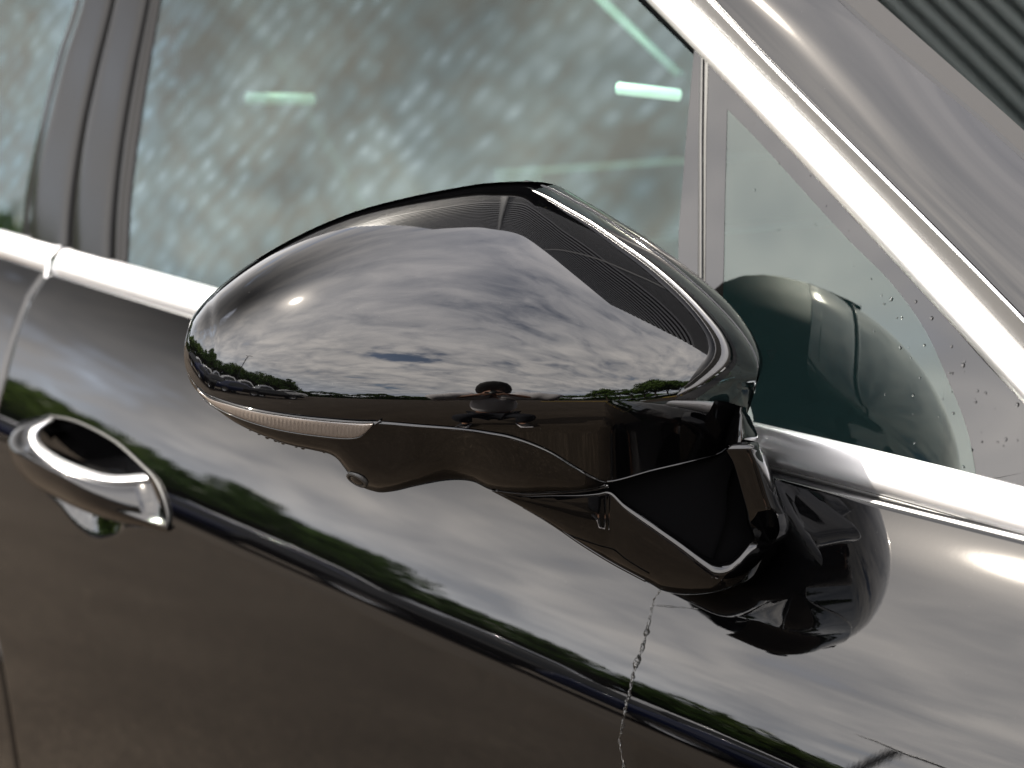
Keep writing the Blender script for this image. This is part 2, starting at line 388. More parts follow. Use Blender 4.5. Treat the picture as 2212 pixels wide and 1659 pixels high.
# weather seal under the moulding
lo2 = [(x, y+14+x*.002) for x, y in belt_lo]; up2 = [(x, y-6) for x, y in belt_lo]
spline_strip('belt_seal', cat(up2), cat(lo2), M_rub, lambda v: .0045*sqrt(max(0, 1-(2*v-1)**2))+.001-.004*v, 140, 9)
lo3 = [(x, y+18+x*.003) for x, y in belt_lo]; lo4 = [(x, y+11+x*.002) for x, y in belt_lo]
spline_strip('seal_lip', cat(lo4), cat(lo3), M_gloss, lambda v: .0035*sqrt(max(0, 1-(2*v-1)**2))-.001, 140, 7)

fr_lo = [(1240, -160), (1385, 2), (1521, 130), (1677, 279), (1833, 463), (1889, 520), (1995, 634), (2131, 788), (2212, 872), (2330, 1000)]
fr_up = [(1330, -165), (1482, 0), (1521, 36), (1677, 184), (1833, 353), (1989, 512), (2131, 668), (2212, 756), (2330, 880)]
fr_lo, fr_up = pfit(fr_lo, 3), pfit(fr_up, 3)
spline_strip('window_frame_chrome', cat(fr_lo), cat(fr_up), M_chrome, lambda v: .001+.0035*max(0, 1-abs(2*v-1)**3)**.5, 90, 21)
se_up = [(1380, -165), (1527, 0), (1677, 150), (1833, 316), (2036, 511), (2131, 612), (2212, 700), (2330, 820)]
se_up = pfit(se_up, 3)
spline_strip('frame_seal', cat(fr_up), cat(se_up), M_trim, lambda v: .001+.003*v, 90, 9)
spline_strip('seal_edge_trim', cat([(x, y+2) for x, y in se_up]), cat([(x+5, y-4) for x, y in se_up]), M_chrome, lambda v: .004+.0012*sqrt(max(0, 1-(2*v-1)**2)), 90, 5)

# glass regions ------------------------------------------------------------
def plate(name, pts, m, off, thick=.0032, fn=gl, parent=car):
    P = [fn(x, y, off) for x, y in pts]; n = len(P); nn = GN if fn is gl else WN
    Q = [p-nn*thick for p in P]
    F = [tuple(range(n)), tuple(range(2*n-1, n-1, -1))]+[(i, (i+1) % n, n+(i+1) % n, n+i) for i in range(n)]
    o = mobj(name, P+Q, F, m, parent, smooth=False); bm = bmesh.new(); bm.from_mesh(o.data); bmesh.ops.recalc_face_normals(bm, faces=bm.faces[:]); bm.to_mesh(o.data); bm.free(); return o
c_ = lambda A, a, b: [tuple(p) for p in split_at(A, a, b)]
lowedge = [(x, y+8) for x, y in belt_up]
front_left = [(360, -120), (348, 0), (321, 158), (296, 325), (283, 438), (277, 590)]
plate('front_door_glass', [(360, -120)]+[tuple(p) for p in cat(front_left)[1:]]+c_(lowedge, 279, 1485)+[(1485, 890), (1500, 120), (1385, 8), (1240, -150)], M_gfront, -.0018)
plate('rear_door_glass', [(-200, -120), (172, -120), (163, 0), (125, 121), (88, 271), (54, 442), (48, 530), (-200, 460)], M_gfront, -.0018)
# fixed quarter window: black ceramic border as one piece round a clear pane
qo = c_(lowedge, 1519, 2320)+[(2330, 1000)]+c_(fr_lo, 1500, 2325)[::-1]
qo[-1] = (1519, 132)
qi = [(1560, 890), (1562, 640), (1566, 430), (1571, 234), (1605, 268), (1708, 381), (1833, 518), (1926, 612), (1996, 709), (2048, 821), (2089, 928), (2108, 1018)]
qi_c = [(1560, 905)]+[tuple(p) for p in cat([(1562, 640), (1566, 430), (1571, 236)])]+[tuple(p) for p in cat([(1571, 236), (1605, 268), (1708, 381), (1833, 518), (1926, 612), (1996, 709), (2048, 821), (2089, 928), (2110, 1034)])[1:]]
# clear pane (polygon down to the moulding)
lowq = [tuple(p) for p in split_at(lowedge, 1562, 2108)]
plate('quarter_glass', qi_c+lowq[::-1], M_gquart, -.0012)
# border built of two strips: left and hypotenuse
L1 = [(1519, 125), (1519, 300), (1519, 640), (1519, 900)]; L2 = [(1571, 236), (1566, 430), (1562, 640), (1560, 905)]
spline_strip('quarter_glass_border', resample(L1, 30, False), resample(L2, 30, False), M_frit, lambda v: -.0010, 30, 3)
H1 = [(1519, 125), (1677, 276), (1833, 460), (1889, 518), (1995, 632), (2131, 786), (2212, 870), (2330, 998)]
H2 = [(1571, 236), (1640, 306), (1708, 381), (1833, 518), (1926, 612), (1996, 709), (2048, 821), (2089, 928), (2112, 1040)]
spline_strip('quarter_glass_border', cat(H1), cat(H2), M_frit, lambda v: -.0010, 60, 3)
H3 = [(2330, 990), (2330, 1100)]; 
plate('quarter_glass_border', [(2112, 1042), (2330, 996), (2330, 1100), (2131, 1045)], M_frit, -.0010)
# division post
spline_strip('window_run_channel', [(1500, 100), (1482, 300), (1466, 500), (1462, 890)], [(1519, 110), (1509, 300), (1508, 500), (1507, 900)], M_frit, lambda v: -.0012, 30, 5)
spline_strip('division_bar', [(1512, 120), (1508, 300), (1507, 620), (1506, 900)], [(1520, 125), (1518, 300), (1518, 620), (1518, 900)], M_seal, lambda v: -.0008+.0012*sqrt(max(0, 1-(2*v-1)**2)), 30, 7)
spline_strip('division_gap', [(1522, 125), (1520, 300), (1519, 620), (1519, 900)], [(1530, 125), (1525, 300), (1523, 620), (1523, 900)], M_rub, lambda v: -.0008, 30, 3)
# B pillar covers
pL = [(172, -120), (163, 0), (125, 121), (88, 271), (54, 442), (46, 545)]
pa = [(186, -120), (177, 0), (139, 121), (101, 271), (67, 442), (60, 552)]
pb = [(266, -120), (246, 0), (208, 158), (179, 292), (158, 438), (150, 560)]
pc = [(341, -120), (321, 0), (288, 167), (262, 325), (246, 479), (242, 580)]
pR = [(368, -120), (348, 0), (321, 158), (296, 325), (283, 438), (276, 590)]
sh = lambda P, d: [(x+d, y) for x, y in P]
spline_strip('glass_run', cat(pL), cat(sh(pa, -1)), M_pill, lambda v: -.0015+.0012*v, 30, 5, solid=.002)
spline_strip('pillar_cover', cat(sh(pa, 1)), cat(sh(pb, -2)), M_pill, lambda v: .001+.0012*(1-(2*v-1)**8), 40, 14, solid=.002)
spline_strip('pillar_cover', cat(sh(pb, 3)), cat(sh(pc, -1)), M_pill, lambda v: .001+.0012*(1-(2*v-1)**8), 40, 14, solid=.002)
spline_strip('glass_run', cat(sh(pc, 2)), cat(pR), M_pill, lambda v: -.001-.001*v+.0012*sin(pi*min(1, v*1.6)), 30, 8, solid=.002)
spline_strip('pillar_base', cat(sh(pL, -4)), cat(sh(pR, 4)), M_rub, lambda v: -.009, 20, 3)

# A pillar and windscreen --------------------------------------------------
a_dir = gl(1677, 150)-gl(2131, 612); a_dir /= np.linalg.norm(a_dir)
w_dir = np.array([.10, .95, .07]); w_dir /= np.linalg.norm(w_dir)
WN = np.cross(w_dir, a_dir); WN /= np.linalg.norm(WN)
if WN[2] < 0: WN = -WN
q0 = gl(1989, 152, .0)
ddep = (q0-CAM)@FW+.016
WP = at(1989, 152, ddep)
def ws(x, y, off=0.):
    d = ray(x, y); P0 = WP+WN*off; s = ((P0-CAM)@WN)/(d@WN); return CAM+d*s
ap_up = [(1660, -165), (1802, 0), (1896, 77), (1989, 152), (2114, 258), (2212, 354), (2340, 480)]
ap_up = pfit(ap_up, 3); ap2 = [(x+9, y-6) for x, y in ap_up]
n = 90; a = resample(cat(sh(se_up, 5)), n, False); b = resample(cat(ap_up), n, False); Gp = []
for i in range(n):
    P1 = gl(a[i][0], a[i][1], .003); P3 = ws(*b[i], 0.)
    mid = (a[i]*.55+b[i]*.45); Pc = gl(mid[0], mid[1], .004)
    Gp.append([P1*(1-s)**2+Pc*2*s*(1-s)+P3*s*s for s in np.linspace(0, 1, 26)])
grid('windscreen_pillar', Gp, M_paint, car)

def strip_ws(name, A, B, m, prof, nn=60, k=7):
    a = resample(A, nn, False); b = resample(B, nn, False)
    return grid(name, [[ws(*(a[i]*(1-v)+b[i]*v), prof(v)) for v in np.linspace(0, 1, k)] for i in range(nn)], m, car)
strip_ws('windscreen_rubber', cat(sh(ap_up, -2)), cat(ap2), M_rub, lambda v: -.004+.001*v)
frt = pfit([(1760, -120), (1899, 3), (2052, 141), (2212, 281), (2340, 398)], 3)
strip_ws('windscreen_border', cat(ap2), cat(frt), M_trim, lambda v: -.0035)
plate('windscreen', [tuple(p) for p in cat(frt)]+[(3200, 500), (3400, -900), (1700, -1200)], M_gws, -.0035, .005, fn=ws)

# ---- rest of the body (seen only in reflections or from the side)
hood = []
for x in np.linspace(.46, 1.75, 40):
    row = []
    for y in np.linspace(0, 1, 30):
        yy = S_y(min(x, 1.7), zb(x))+.01+y*1.62; row.append((x, yy, zb(x)-.01+.09*sin(pi*y)**.8*(1-.35*(x-.46)/1.3)))
    hood.append(row)
grid('bonnet', hood, M_paint, car)
rf = []
for x in np.linspace(-3.2, -.28, 20):
    rf.append([(x, .33+y*1.18, 1.50+.05*sin(pi*y)) for y in np.linspace(0, 1, 16)])
grid('roof', rf, M_paint, car, solid=.02)
box('floor_pan', (-.75, .9, .3), (4.9, 1.5, .25), M_dark, car)
mobj('rear_cabin_wall', [(-3.2, .15, .3), (-3.2, 1.66, .3), (-3.2, 1.52, 1.5), (-3.2, .30, 1.5)], [(0, 1, 2, 3)], M_intd, car, smooth=False, solid=.02)
mobj('far_side', [(-3.2, 1.72, .3), (1.75, 1.72, .3), (1.75, 1.72, 1.02), (-3.2, 1.66, 1.02)], [(0, 1, 2, 3)], M_paint, car, solid=.03)
# cabin
box('dashboard', (.36, .92, .93), (.42, 1.36, .13), M_int, car, bev=.03)
box('seat', (-.55, .62, .80), (.16, .5, .62), M_intd, car, bev=.05)
box('seat', (-.55, 1.25, .80), (.16, .5, .62), M_intd, car, bev=.05)
strip_in = [[(x, gy(zb(x))+.012+j*.02, zb(x)-.012-(.012 if j in (0, 5) else 0)) for j in range(6)] for x in np.linspace(-1.6, .4, 40)]
grid('door_top_trim', strip_in, M_int, car)
box('far_door_trim', (-.6, 1.66, .75), (2.4, .04, .5), M_intd, car, bev=.01)
mobj('far_cabin_side', [(-1.75, 1.62, .45), (.60, 1.62, .45), (.55, 1.60, 1.08), (.25, 1.52, 1.49), (-3.2, 1.52, 1.49), (-3.2, 1.62, .45)], [(1, 2, 3, 4, 5)], M_intd, car, smooth=False, solid=.02)

# roof rail seen through the front window and two glowing bars added to give pale streaks behind the glass
tube('far_window_edge', [ray_p for ray_p in (at(1290, -10, 1.55), at(1470, 165, 1.42))], .004, mat('pale_trim', (.10, .12, .11), .6), car)
M_glowc = mat('added_glow_bar', (.9, .95, .85), .4, Emission_Color=(1., .84, .76, 1), Emission_Strength=.20)
M_glowd = mat('added_glow_bar_dim', (.5, .5, .45), .4, Emission_Color=(1., .84, .74, 1), Emission_Strength=.022)
def glowbar(p0, p1, dep, r, M_glowc):
    a, b = at(*p0, dep), at(*p1, dep); return tube('added_glow_bar', [a+(b-a)*t for t in (0, .03, .97, 1)], [r*.4, r, r, r*.5], M_glowc, car, 10)
glowbar((1330, 190), (1472, 206), 1.36, .0040, M_glowc); glowbar((528, 213), (682, 216), 1.75, .0052, M_glowd)

# etched marks on the quarter glass ----------------------------------------
def text(name, s, px, py, hpx, m, off=-.0004):
    cu = bpy.data.curves.new(name, 'FONT'); cu.body = s; cu.size = 1; o = bpy.data.objects.new(name, cu)
    me = bpy.data.meshes.new_from_object(o); bpy.data.objects.remove(o); bpy.data.curves.remove(cu)
    P0 = gl(px, py, off); X = gl(px+10, py+10*.19, off)-P0; Y = gl(px, py-10, off)-P0
    sc = hpx/10/.7
    vs = [P0+X*v.co.x*sc*.8+Y*v.co.y*sc for v in me.vertices]; F = [tuple(p.vertices) for p in me.polygons]
    return mobj(name, vs, F, m, car, smooth=False)
M_etch = mat('etching', (.004, .006, .006), .6, spec=.1); M_ink = mat('ink', (.004, .006, .006), .6, spec=.1)
text('glass_number', '152668', 1619, 923, 9, M_ink)
def tri(px, py, s, t):
    A = [(px, py), (px+s, py+s*.1), (px+s*.55, py+s*1.1)]; cx_, cy_ = px+s*.52, py+s*.42
    Bq = [(cx_+(x-cx_)*t, cy_+(y-cy_)*t) for x, y in A]
    P = [gl(*p, -.0004) for p in A+Bq]; mobj('glass_mark', P, [(0, 1, 4, 3), (1, 2, 5, 4), (2, 0, 3, 5)], M_etch, car, smooth=False)
tri(1656, 756, 20, .88)
# ================================================================== SIDE MIRROR
top_pts = [(397, 760), (399, 738), (405, 712), (414, 689), (438, 655), (468, 625), (538, 571), (640, 511), (761, 459), (882, 426), (1037, 397), (1073, 394), (1135, 392), (1158, 396), (1190, 408), (1229, 428), (1291, 462), (1354, 503), (1416, 545), (1479, 594), (1541, 650), (1588, 700), (1620, 744), (1635, 778), (1637, 796)]
bot_pts = [(397, 761), (400, 790), (410, 815), (434, 843), (494, 868), (556, 884), (634, 897), (712, 905), (775, 910), (822, 911), (900, 917), (994, 925), (1060, 934), (1099, 941), (1146, 956), (1193, 977), (1240, 1006), (1287, 1033), (1309, 1041), (1412, 1016), (1506, 994), (1552, 981), (1568, 970), (1585, 943), (1602, 915), (1618, 885), (1627, 855), (1634, 825), (1637, 797)]
yt = fx(top_pts); yb = fx(bot_pts)
hz = fx([(397, 752), (405, 768), (418, 786), (440, 805), (480, 823), (530, 836), (600, 848), (700, 856), (860, 862), (1060, 864), (1200, 863), (1340, 861), (1440, 852), (1520, 838), (1600, 820), (1637, 812)])
PX = .95/FPX
def sbeta(x):
    if x >= 1060: return min((x-1060)/760, .80)
    t = (1060-x)/740; s = t
    if x < 470: s = t+(470-x)/73*.08
    return -min(s, .985)
xs_ = np.linspace(390, 1645, 1300); D0a = [];
_tb = [(-sbeta(x) if x < 1060 else sbeta(x)) for x in xs_]; _tn = [s/sqrt(1-s*s)*(1 if x >= 1060 else -1) for s, x in zip(_tb, xs_)]
_D = np.concatenate([[0], np.cumsum((np.array(_tn)[1:]+np.array(_tn)[:-1])/2*np.diff(xs_))]); _D -= _D.min(); _D *= PX
D0 = lambda x: .95+float(np.interp(x, xs_, _D))
def yr(x):
    s = abs(sbeta(x)); cb = sqrt(1-s*s); q = (.0935/cb-.19*cb)/cb
    return hz(x)+150*max(-.12, min(.12, q))
prof_v = [0, .05, .45, .77, .92, .975, 1.0]; prof_s = [0, .066, .50, .80, .925, .975, .996]
_v = np.linspace(0, 1, 500); _sv = np.interp(_v, prof_v, prof_s)
_sv = np.convolve(np.pad(_sv, 28, 'edge'), np.ones(57)/57, 'valid'); _tv = _sv/np.sqrt(1-np.minimum(_sv, .9965)**2)
_Gv = np.concatenate([[0], np.cumsum((_tv[1:]+_tv[:-1])/2*(_v[1]-_v[0]))])
_xk = np.linspace(397, 1637, 621); _yk = np.array([yt(x) for x in _xk]); _k = np.exp(-(np.arange(-75, 76)*2/62.)**2/2); _k /= _k.sum()
_ys = np.convolve(np.concatenate([2*_yk[0]-_yk[75:0:-1], _yk, 2*_yk[-1]-_yk[-2:-77:-1]]), _k, 'valid')
_win = np.clip((np.minimum(_xk-760, 1560-_xk))/160, 0, 1); _ys = _yk*(1-_win)+_ys*_win
def Dcap(x, y):
    r = yr(x); H = max(r-yt(x), 4.); s = r-y
    if s >= 0:
        Hs = max(r-float(np.interp(x, _xk, _ys)), 4.); v = min(1, s/H); w_ = max(0, (v-.55)/.45); w_ = w_*w_*(3-2*w_)
        return D0(x)+((1-w_)*float(np.interp(min(s/Hs, .985), _v, _Gv))*Hs+w_*float(np.interp(v, _v, _Gv))*H)*PX
    q = -s; Hb = max(yb(x)-r, 3)
    # below: sin psi grows with radius ~150 px then stays
    k = 150 if x < 1200 else 150
    t = np.linspace(0, min(q, 400), 24); sn = np.minimum(t/k, .55+.0*t); T_ = sn/np.sqrt(1-sn**2)
    roll = 0.
    if x > 1572:
        u = min((x-1572)/58., .97); roll = 58*(1-sqrt(1-u*u))*min(1, max(0, (y-822)/16.))
    return D0(x)+float(np.trapezoid(T_, t) if hasattr(np, 'trapezoid') else np.trapz(T_, t))*PX+roll*PX
cu = np.concatenate([397+73*(1-np.cos(np.linspace(0, pi/2, 22))), np.linspace(476, 1600, 190), 1600+37*np.sin(np.linspace(.06, pi/2, 18))])
cu[0] = 397.4; cu[-1] = 1636.8
vrow = np.concatenate([np.linspace(0, 1, 34), 1+np.sin(np.linspace(0, pi/2, 70))[1:]])
Gc = []; 
for x in cu:
    r = yr(x); a, b = yt(x), yb(x); r = min(max(r, a+1), b-1) if b-a > 2.4 else (a+b)/2
    col = []
    for q in vrow:
        y = b+(r-b)*q if q <= 1 else r+(a-r)*(q-1)
        col.append(at(x, y, Dcap(x, y)))
    Gc.append(col)
mirror = grid('side_mirror', Gc, M_cap, car)
tag(mirror, 'gloss black mirror housing reflecting the cloudy sky')
# rear rim band on the upper right
rim_o = [(1158, 392), (1185, 395), (1210, 403), (1260, 431), (1323, 468), (1385, 506), (1448, 550), (1510, 597), (1573, 653), (1604, 690), (1635, 737), (1649, 778), (1645, 806), (1631, 838), (1622, 870)]
rim_i = [(1140, 393), (1158, 396), (1190, 408), (1229, 428), (1291, 462), (1354, 503), (1416, 545), (1479, 594), (1541, 650), (1588, 700), (1620, 744), (1635, 778), (1636, 800), (1629, 838), (1620, 868)]
n = 80; a = resample(rim_i, n); b = resample(rim_o, n); G = []
for i in range(n):
    da = Dcap(min(a[i][0], 1636), a[i][1]); row = []
    for v in np.linspace(0, 1, 14):
        p = a[i]*(1-v)+b[i]*v; row.append(at(p[0]-1.5*(1-v), p[1]+1.5*(1-v), da+.0012+.016*(1-sqrt(max(0, 1-v*v)))+.006*v))
    row.append(at(b[i][0]-1, b[i][1]+.7, da+.0255)); G.append(row)
grid('mirror_rear_frame', G, M_gloss, mirror)
# thin edge roll of the cap
pe = [at(x-1.2, y+1.6, Dcap(x, y+1)+.0006) for x, y in resample([p for p in top_pts if p[0] > 1130], 90)]
tube('cap_edge', pe, .0010, M_cap, mirror, 8)
# rear shell + mirror glass: closes the housing behind
_ds = []
loop = [tuple(p) for p in resample([p for p in top_pts if p[0] < 1150]+rim_o[:12], 90)]+[tuple(p) for p in resample([(1640, 815), (1618, 885), (1585, 943), (1560, 972), (1412, 1010), (1309, 1036), (1240, 1000), (1146, 952), (994, 921), (775, 905), (556, 878), (434, 838), (405, 800)], 80)]
cxm, cym = 1120, 720; G = []
for x, y in loop:
    xx = min(max(x, 398), 1636); _ds.append(Dcap(xx, min(max(y, yt(xx)+1.5), yb(xx)-1)))
_ds = np.array(_ds); _ds = np.maximum(_ds, np.convolve(np.concatenate([_ds[-8:], _ds, _ds[:8]]), np.ones(17)/17, 'valid'))
for (x, y), d in zip(loop, _ds):
    if x > 1175 and y < 800: d = d+.022*min(1, (x-1175)/25)
    g = np.interp(x, [397, 480, 700, 1640], [.004, .018, .055, .055]); row = []
    for v, sk in ((-.006/max(g, .02) if (x < 1165 and y < 560) else 0, .0015), (.15, .008), (.35, .025), (.55, .06), (.75, .12), (.92, .21), (1, .30)):
        px = cxm+(x-cxm)*(1-sk); py = cym+(y-cym)*(1-sk); row.append(at(px, py, d+.001+g*v))
    G.append(row)
grid('mirror_shell', G, M_dark, mirror, closeu=True)
mg = [r[-1] for r in G]; ctr = sum(mg)/len(mg)
mobj('mirror_glass', list(mg)+[ctr+FW*.002], [(i, (i+1) % len(mg), len(mg)) for i in range(len(mg))], M_mglass, mirror)

# lower skirt ---------------------------------------------------------------
sk_b = fx([(404, 806), (415, 832), (447, 867), (478, 892), (509, 913), (556, 936), (619, 959.5), (681, 973.6), (712, 981), (728, 991), (744, 1011), (762, 1034.5), (784, 1053), (806, 1061), (822, 1064), (853, 1061), (900, 1050), (962, 1039), (1000, 1037.6), (1025, 1042), (1062, 1059), (1130, 1067), (1193, 1064), (1255, 1060), (1300, 1050), (1311, 1043)])
def Dsk(x, v):
    """v 0 at top edge .. 1 at bottom outline"""
    a, b = yb(x), sk_b(x); H = max(b-a, 1)
    d = Dcap(x, a)-.0006
    fil = min(.18, 7/H)
    vv = np.linspace(0, v, 40)
    th = np.where(vv < fil, 55-(55+34)*vv/fil, np.interp(vv, [fil, .6, .86, 1.], [-34, -38, -56, -84]))
    arch = 0
    sl = -np.tan(np.radians(th)); sl = np.where(vv < fil, sl, sl)
    d += float(np.trapezoid(sl, vv) if hasattr(np, 'trapezoid') else np.trapz(sl, vv))*H*PX
    w_ = v*v*(3-2*v); d -= .005*exp(-((x-850)/85)**2)*w_
    d += .006*exp(-((x-1010)/70)**2)*v
    return d
sx = np.concatenate([404.5+40*(1-np.cos(np.linspace(0, pi/2, 12))), np.linspace(450, 1310, 190)])
G = []
for x in sx:
    a, b = yb(x), sk_b(x); b = max(b, a+.3)
    col = []
    for v in np.concatenate([np.linspace(0, .2, 14), np.sin(np.linspace(.2014, pi/2, 40))[1:]]):
        col.append(at(x, a+(b-a)*v, Dsk(x, v)))
    col.append(at(x, b-6, Dsk(x, 1)+.02)); G.append(col)
grid('mirror_lower_housing', G, M_gloss, mirror)
# indicator lens
le_t = fx([(425, 838), (447, 858), (494, 874), (556, 890), (634, 902), (712, 911), (775, 915), (806, 915)])
le_b = fx([(425, 842), (456, 872), (509, 899), (587, 924), (681, 940), (759, 946), (781, 941), (797, 928), (806, 917)])
G = []
lx = np.linspace(426, 805, 380)
for x in lx:
    a, b = le_t(x), le_b(x); col = []
    for v in np.linspace(0, 1, 12):
        y = a+(b-a)*v; vs = (y-yb(x))/max(sk_b(x)-yb(x), 1)
        e = sqrt(max(0, 1-(2*v-1)**2)); rib = .00012*(1 if int((x-426)/4.2) % 2 else 0)*(1 if .2 < v < .85 and x > 500 else 0)
        col.append(at(x, y, Dsk(x, min(max(vs, .02), 1))-.0008*e-.0003-rib))
    G.append(col)
grid('indicator_lens', G, M_lens, mirror)
# dark seal line round the lens
edge = [(x, le_b(x)+2) for x in np.linspace(440, 800, 60)]+[(812, 916), (822, 908)]
tube('lens_seal', [at(x, y, Dsk(x, min(1, max(.02, (y-yb(x))/(sk_b(x)-yb(x)))))-.0002) for x, y in edge], .0005, M_gloss, mirror, 6)
tube('lens_upper_seal', [at(x, le_t(x)-2, Dsk(x, max(.0, (le_t(x)-2-yb(x))/(sk_b(x)-yb(x))))-.0004) for x in np.linspace(428, 806, 60)], .0004, M_gloss, mirror, 6)
# camera eye under the bump
ce = at(772, 1036, Dsk(772, .95)-.001); cn = -FW*.4-RT*.55-UP*.75; cn /= np.linalg.norm(cn)
t1 = np.cross(cn, UP); t1 /= np.linalg.norm(t1); t2 = np.cross(cn, t1)
ring = [[ce+(t1*cos(a)*1.35+t2*sin(a))*r+cn*h for a in np.linspace(0, 2*pi, 24, endpoint=False)] for r, h in ((.0052, -.003), (.0050, .0008), (.0038, .0012), (.0034, .0002))]
grid('camera_ring', np.array(ring).transpose(1, 0, 2), M_seal, mirror, closeu=True)
dome = [[ce+(t1*cos(a)*1.3+t2*sin(a))*.0034*cos(e)+cn*(.0002+.0016*sin(e)) for a in np.linspace(0, 2*pi, 20, endpoint=False)] for e in np.linspace(0, pi/2, 6)]
grid('camera_eye', np.array(dome).transpose(1, 0, 2), M_frit, mirror, closeu=True)

# arm -----------------------------------------------------------------------
ar_t = lin([tuple(p) for p in cat([(1062, 1060), (1130, 1068), (1193, 1066), (1255, 1061.5), (1293, 1056), (1315, 1052), (1349, 1081), (1412, 1122), (1474, 1163), (1506, 1186), (1537, 1206), (1556, 1213), (1574, 1209), (1596, 1188), (1624, 1158), (1650, 1166), (1684, 1174)], 8)])
ar_b = lin([tuple(p) for p in cat([(1062, 1061), (1130, 1097), (1193, 1134.5), (1255, 1177), (1318, 1216), (1381, 1250), (1412, 1266), (1427, 1275), (1459, 1283), (1506, 1284.5), (1552, 1278), (1599, 1263), (1631, 1241), (1662, 1210), (1684, 1180)], 8)])
def dskin(x, y): return float((skin(x, y)-CAM)@FW)
Dfoot = dskin(1640, 1150)
def Darm0(x): return float(np.interp(x, [1062, 1315, 1500, 1600, 1640, 1673], [Dsk(1062, 1)-.004, Dsk(1062, 1)-.003, Dsk(1062, 1)-.002, Dsk(1062, 1)-.001, Dsk(1062, 1)+.001, Dsk(1062, 1)+.006]))
G = []
for x in np.concatenate([np.linspace(1062.5, 1312, 60), np.linspace(1316, 1683, 114)]):
    a, b = ar_t(x), ar_b(x); b = max(b, a+.5); H = b-a; col = []
    vv = np.concatenate([np.linspace(0, .22, 22), np.linspace(.23, .85, 24), np.linspace(.86, 1, 18)])
    fil = min(.5, float(np.interp(x, [1062, 1200, 1315, 1400, 1530, 1580], [1.5, 7, 18, 25, 34, 46]))/H)
    th = np.where(vv < fil, 80-(80+20)*(vv/fil), np.interp(vv, [fil, .55, .8, .93, 1.], [-20, -27, -40, -62, -85]))
    sl = -np.tan(np.radians(th)); d = np.concatenate([[0], np.cumsum((sl[1:]+sl[:-1])/2*np.diff(vv))])*H*PX
    d -= d.min()
    for v, dd in zip(vv, d): col.append(at(x, a+H*v, Darm0(x)+dd))
    dl = col[-1]; yl = b
    back_top = at(x, a+3, Darm0(x)+d[0]+.03); back_bot = at(x, b-4, min(Darm0(x)+d[-1]+.03, 1.2))
    col = [back_top]+col+[back_bot]; G.append(col)
grid('mirror_arm', G, M_gloss, mirror)
# bright parting edge under the arm
pe = [at(x, ar_b(x)-2, Darm0(x)+.012) for x in np.linspace(1130, 1395, 50)]
tube('arm_edge', pe, .0006, M_gloss, mirror, 6)
# seam between skirt and arm
pe = [at(x, ar_t(x)-.5, Darm0(x)-.0002) for x in np.linspace(1070, 1314, 50)]
tube('arm_seam', pe, .0007, M_gloss, mirror, 6)
# housing lower edge line
pe = [at(x, yb(x)-.5, Dcap(x, yb(x))) for x in np.linspace(1311, 1570, 60)]
tube('housing_edge', pe, .0006, M_gloss, mirror, 6)
# recessed panel of the foot
pan = [(1300, 1040), (1412, 1006), (1506, 985), (1560, 965), (1600, 960), (1630, 1150), (1590, 1200), (1556, 1222), (1500, 1190), (1412, 1128), (1349, 1088)]
P = [at(x, y, np.interp(x, [1300, 1640], [1.0, 1.005])) for x, y in pan]; nP = len(P); Q = [p+FW*.02 for p in P]
mobj('foot_panel', P+Q, [tuple(range(nP)), tuple(range(2*nP-1, nP-1, -1))]+[(i, (i+1) % nP, nP+(i+1) % nP, nP+i) for i in range(nP)], M_dark, mirror, smooth=False)
# post
po_l = lin([tuple(p) for p in cat([(955, 1588), (962, 1578), (972, 1568), (1000, 1582), (1050, 1597), (1100, 1610), (1125, 1613), (1150, 1622), (1192, 1648)], 6)])
po_r = lin([tuple(p) for p in cat([(955, 1637), (975, 1645), (1013, 1660), (1079, 1681), (1124, 1701), (1142, 1702), (1161, 1694), (1192, 1676)], 6)])
G = []
for y in np.concatenate([[955, 957, 960, 964], np.linspace(970, 1192, 60)]):
    a, b = po_l(y), po_r(y); Wd = max(b-a, 1); uu = np.concatenate([np.linspace(0, .08, 8), np.linspace(.1, .7, 14), np.linspace(.72, 1, 22)])
    th = np.interp(uu, [0, .08, .62, .72, .9, 1], [-65, -28, -14, 25, 50, 84]); sl = np.tan(np.radians(th))
    d = np.concatenate([[0], np.cumsum((sl[1:]+sl[:-1])/2*np.diff(uu))])*Wd*PX; d -= d.min()
    base_ = np.interp(y, [955, 965, 1100, 1140, 1185], [Darm0(1640)+q for q in (-.014, -.019, -.009, -.003, .007)])
    row = [at(a+4, y, base_+d[0]+.03)]+[at(a+Wd*u, y, base_+dd) for u, dd in zip(uu, d)]+[at(b-6, y, base_+d[-1]+.05)]
    G.append(row)
grid('mirror_post', G, M_gloss, mirror)
# pivot neck between housing and foot
G = []
for y in np.linspace(880, 962, 18):
    a = np.interp(y, [880, 930, 962], [1590, 1570, 1566]); b = np.interp(y, [890, 900, 935, 945, 958], [1612, 1620, 1635, 1638, 1634])
    G.append([at(a+(b-a)*u, y, .985+.012*(1-sin(pi*u))*1.0) for u in np.linspace(0, 1, 12)]+[at(b-4, y, 1.04)])
grid('mirror_pivot', G, M_gloss, mirror)
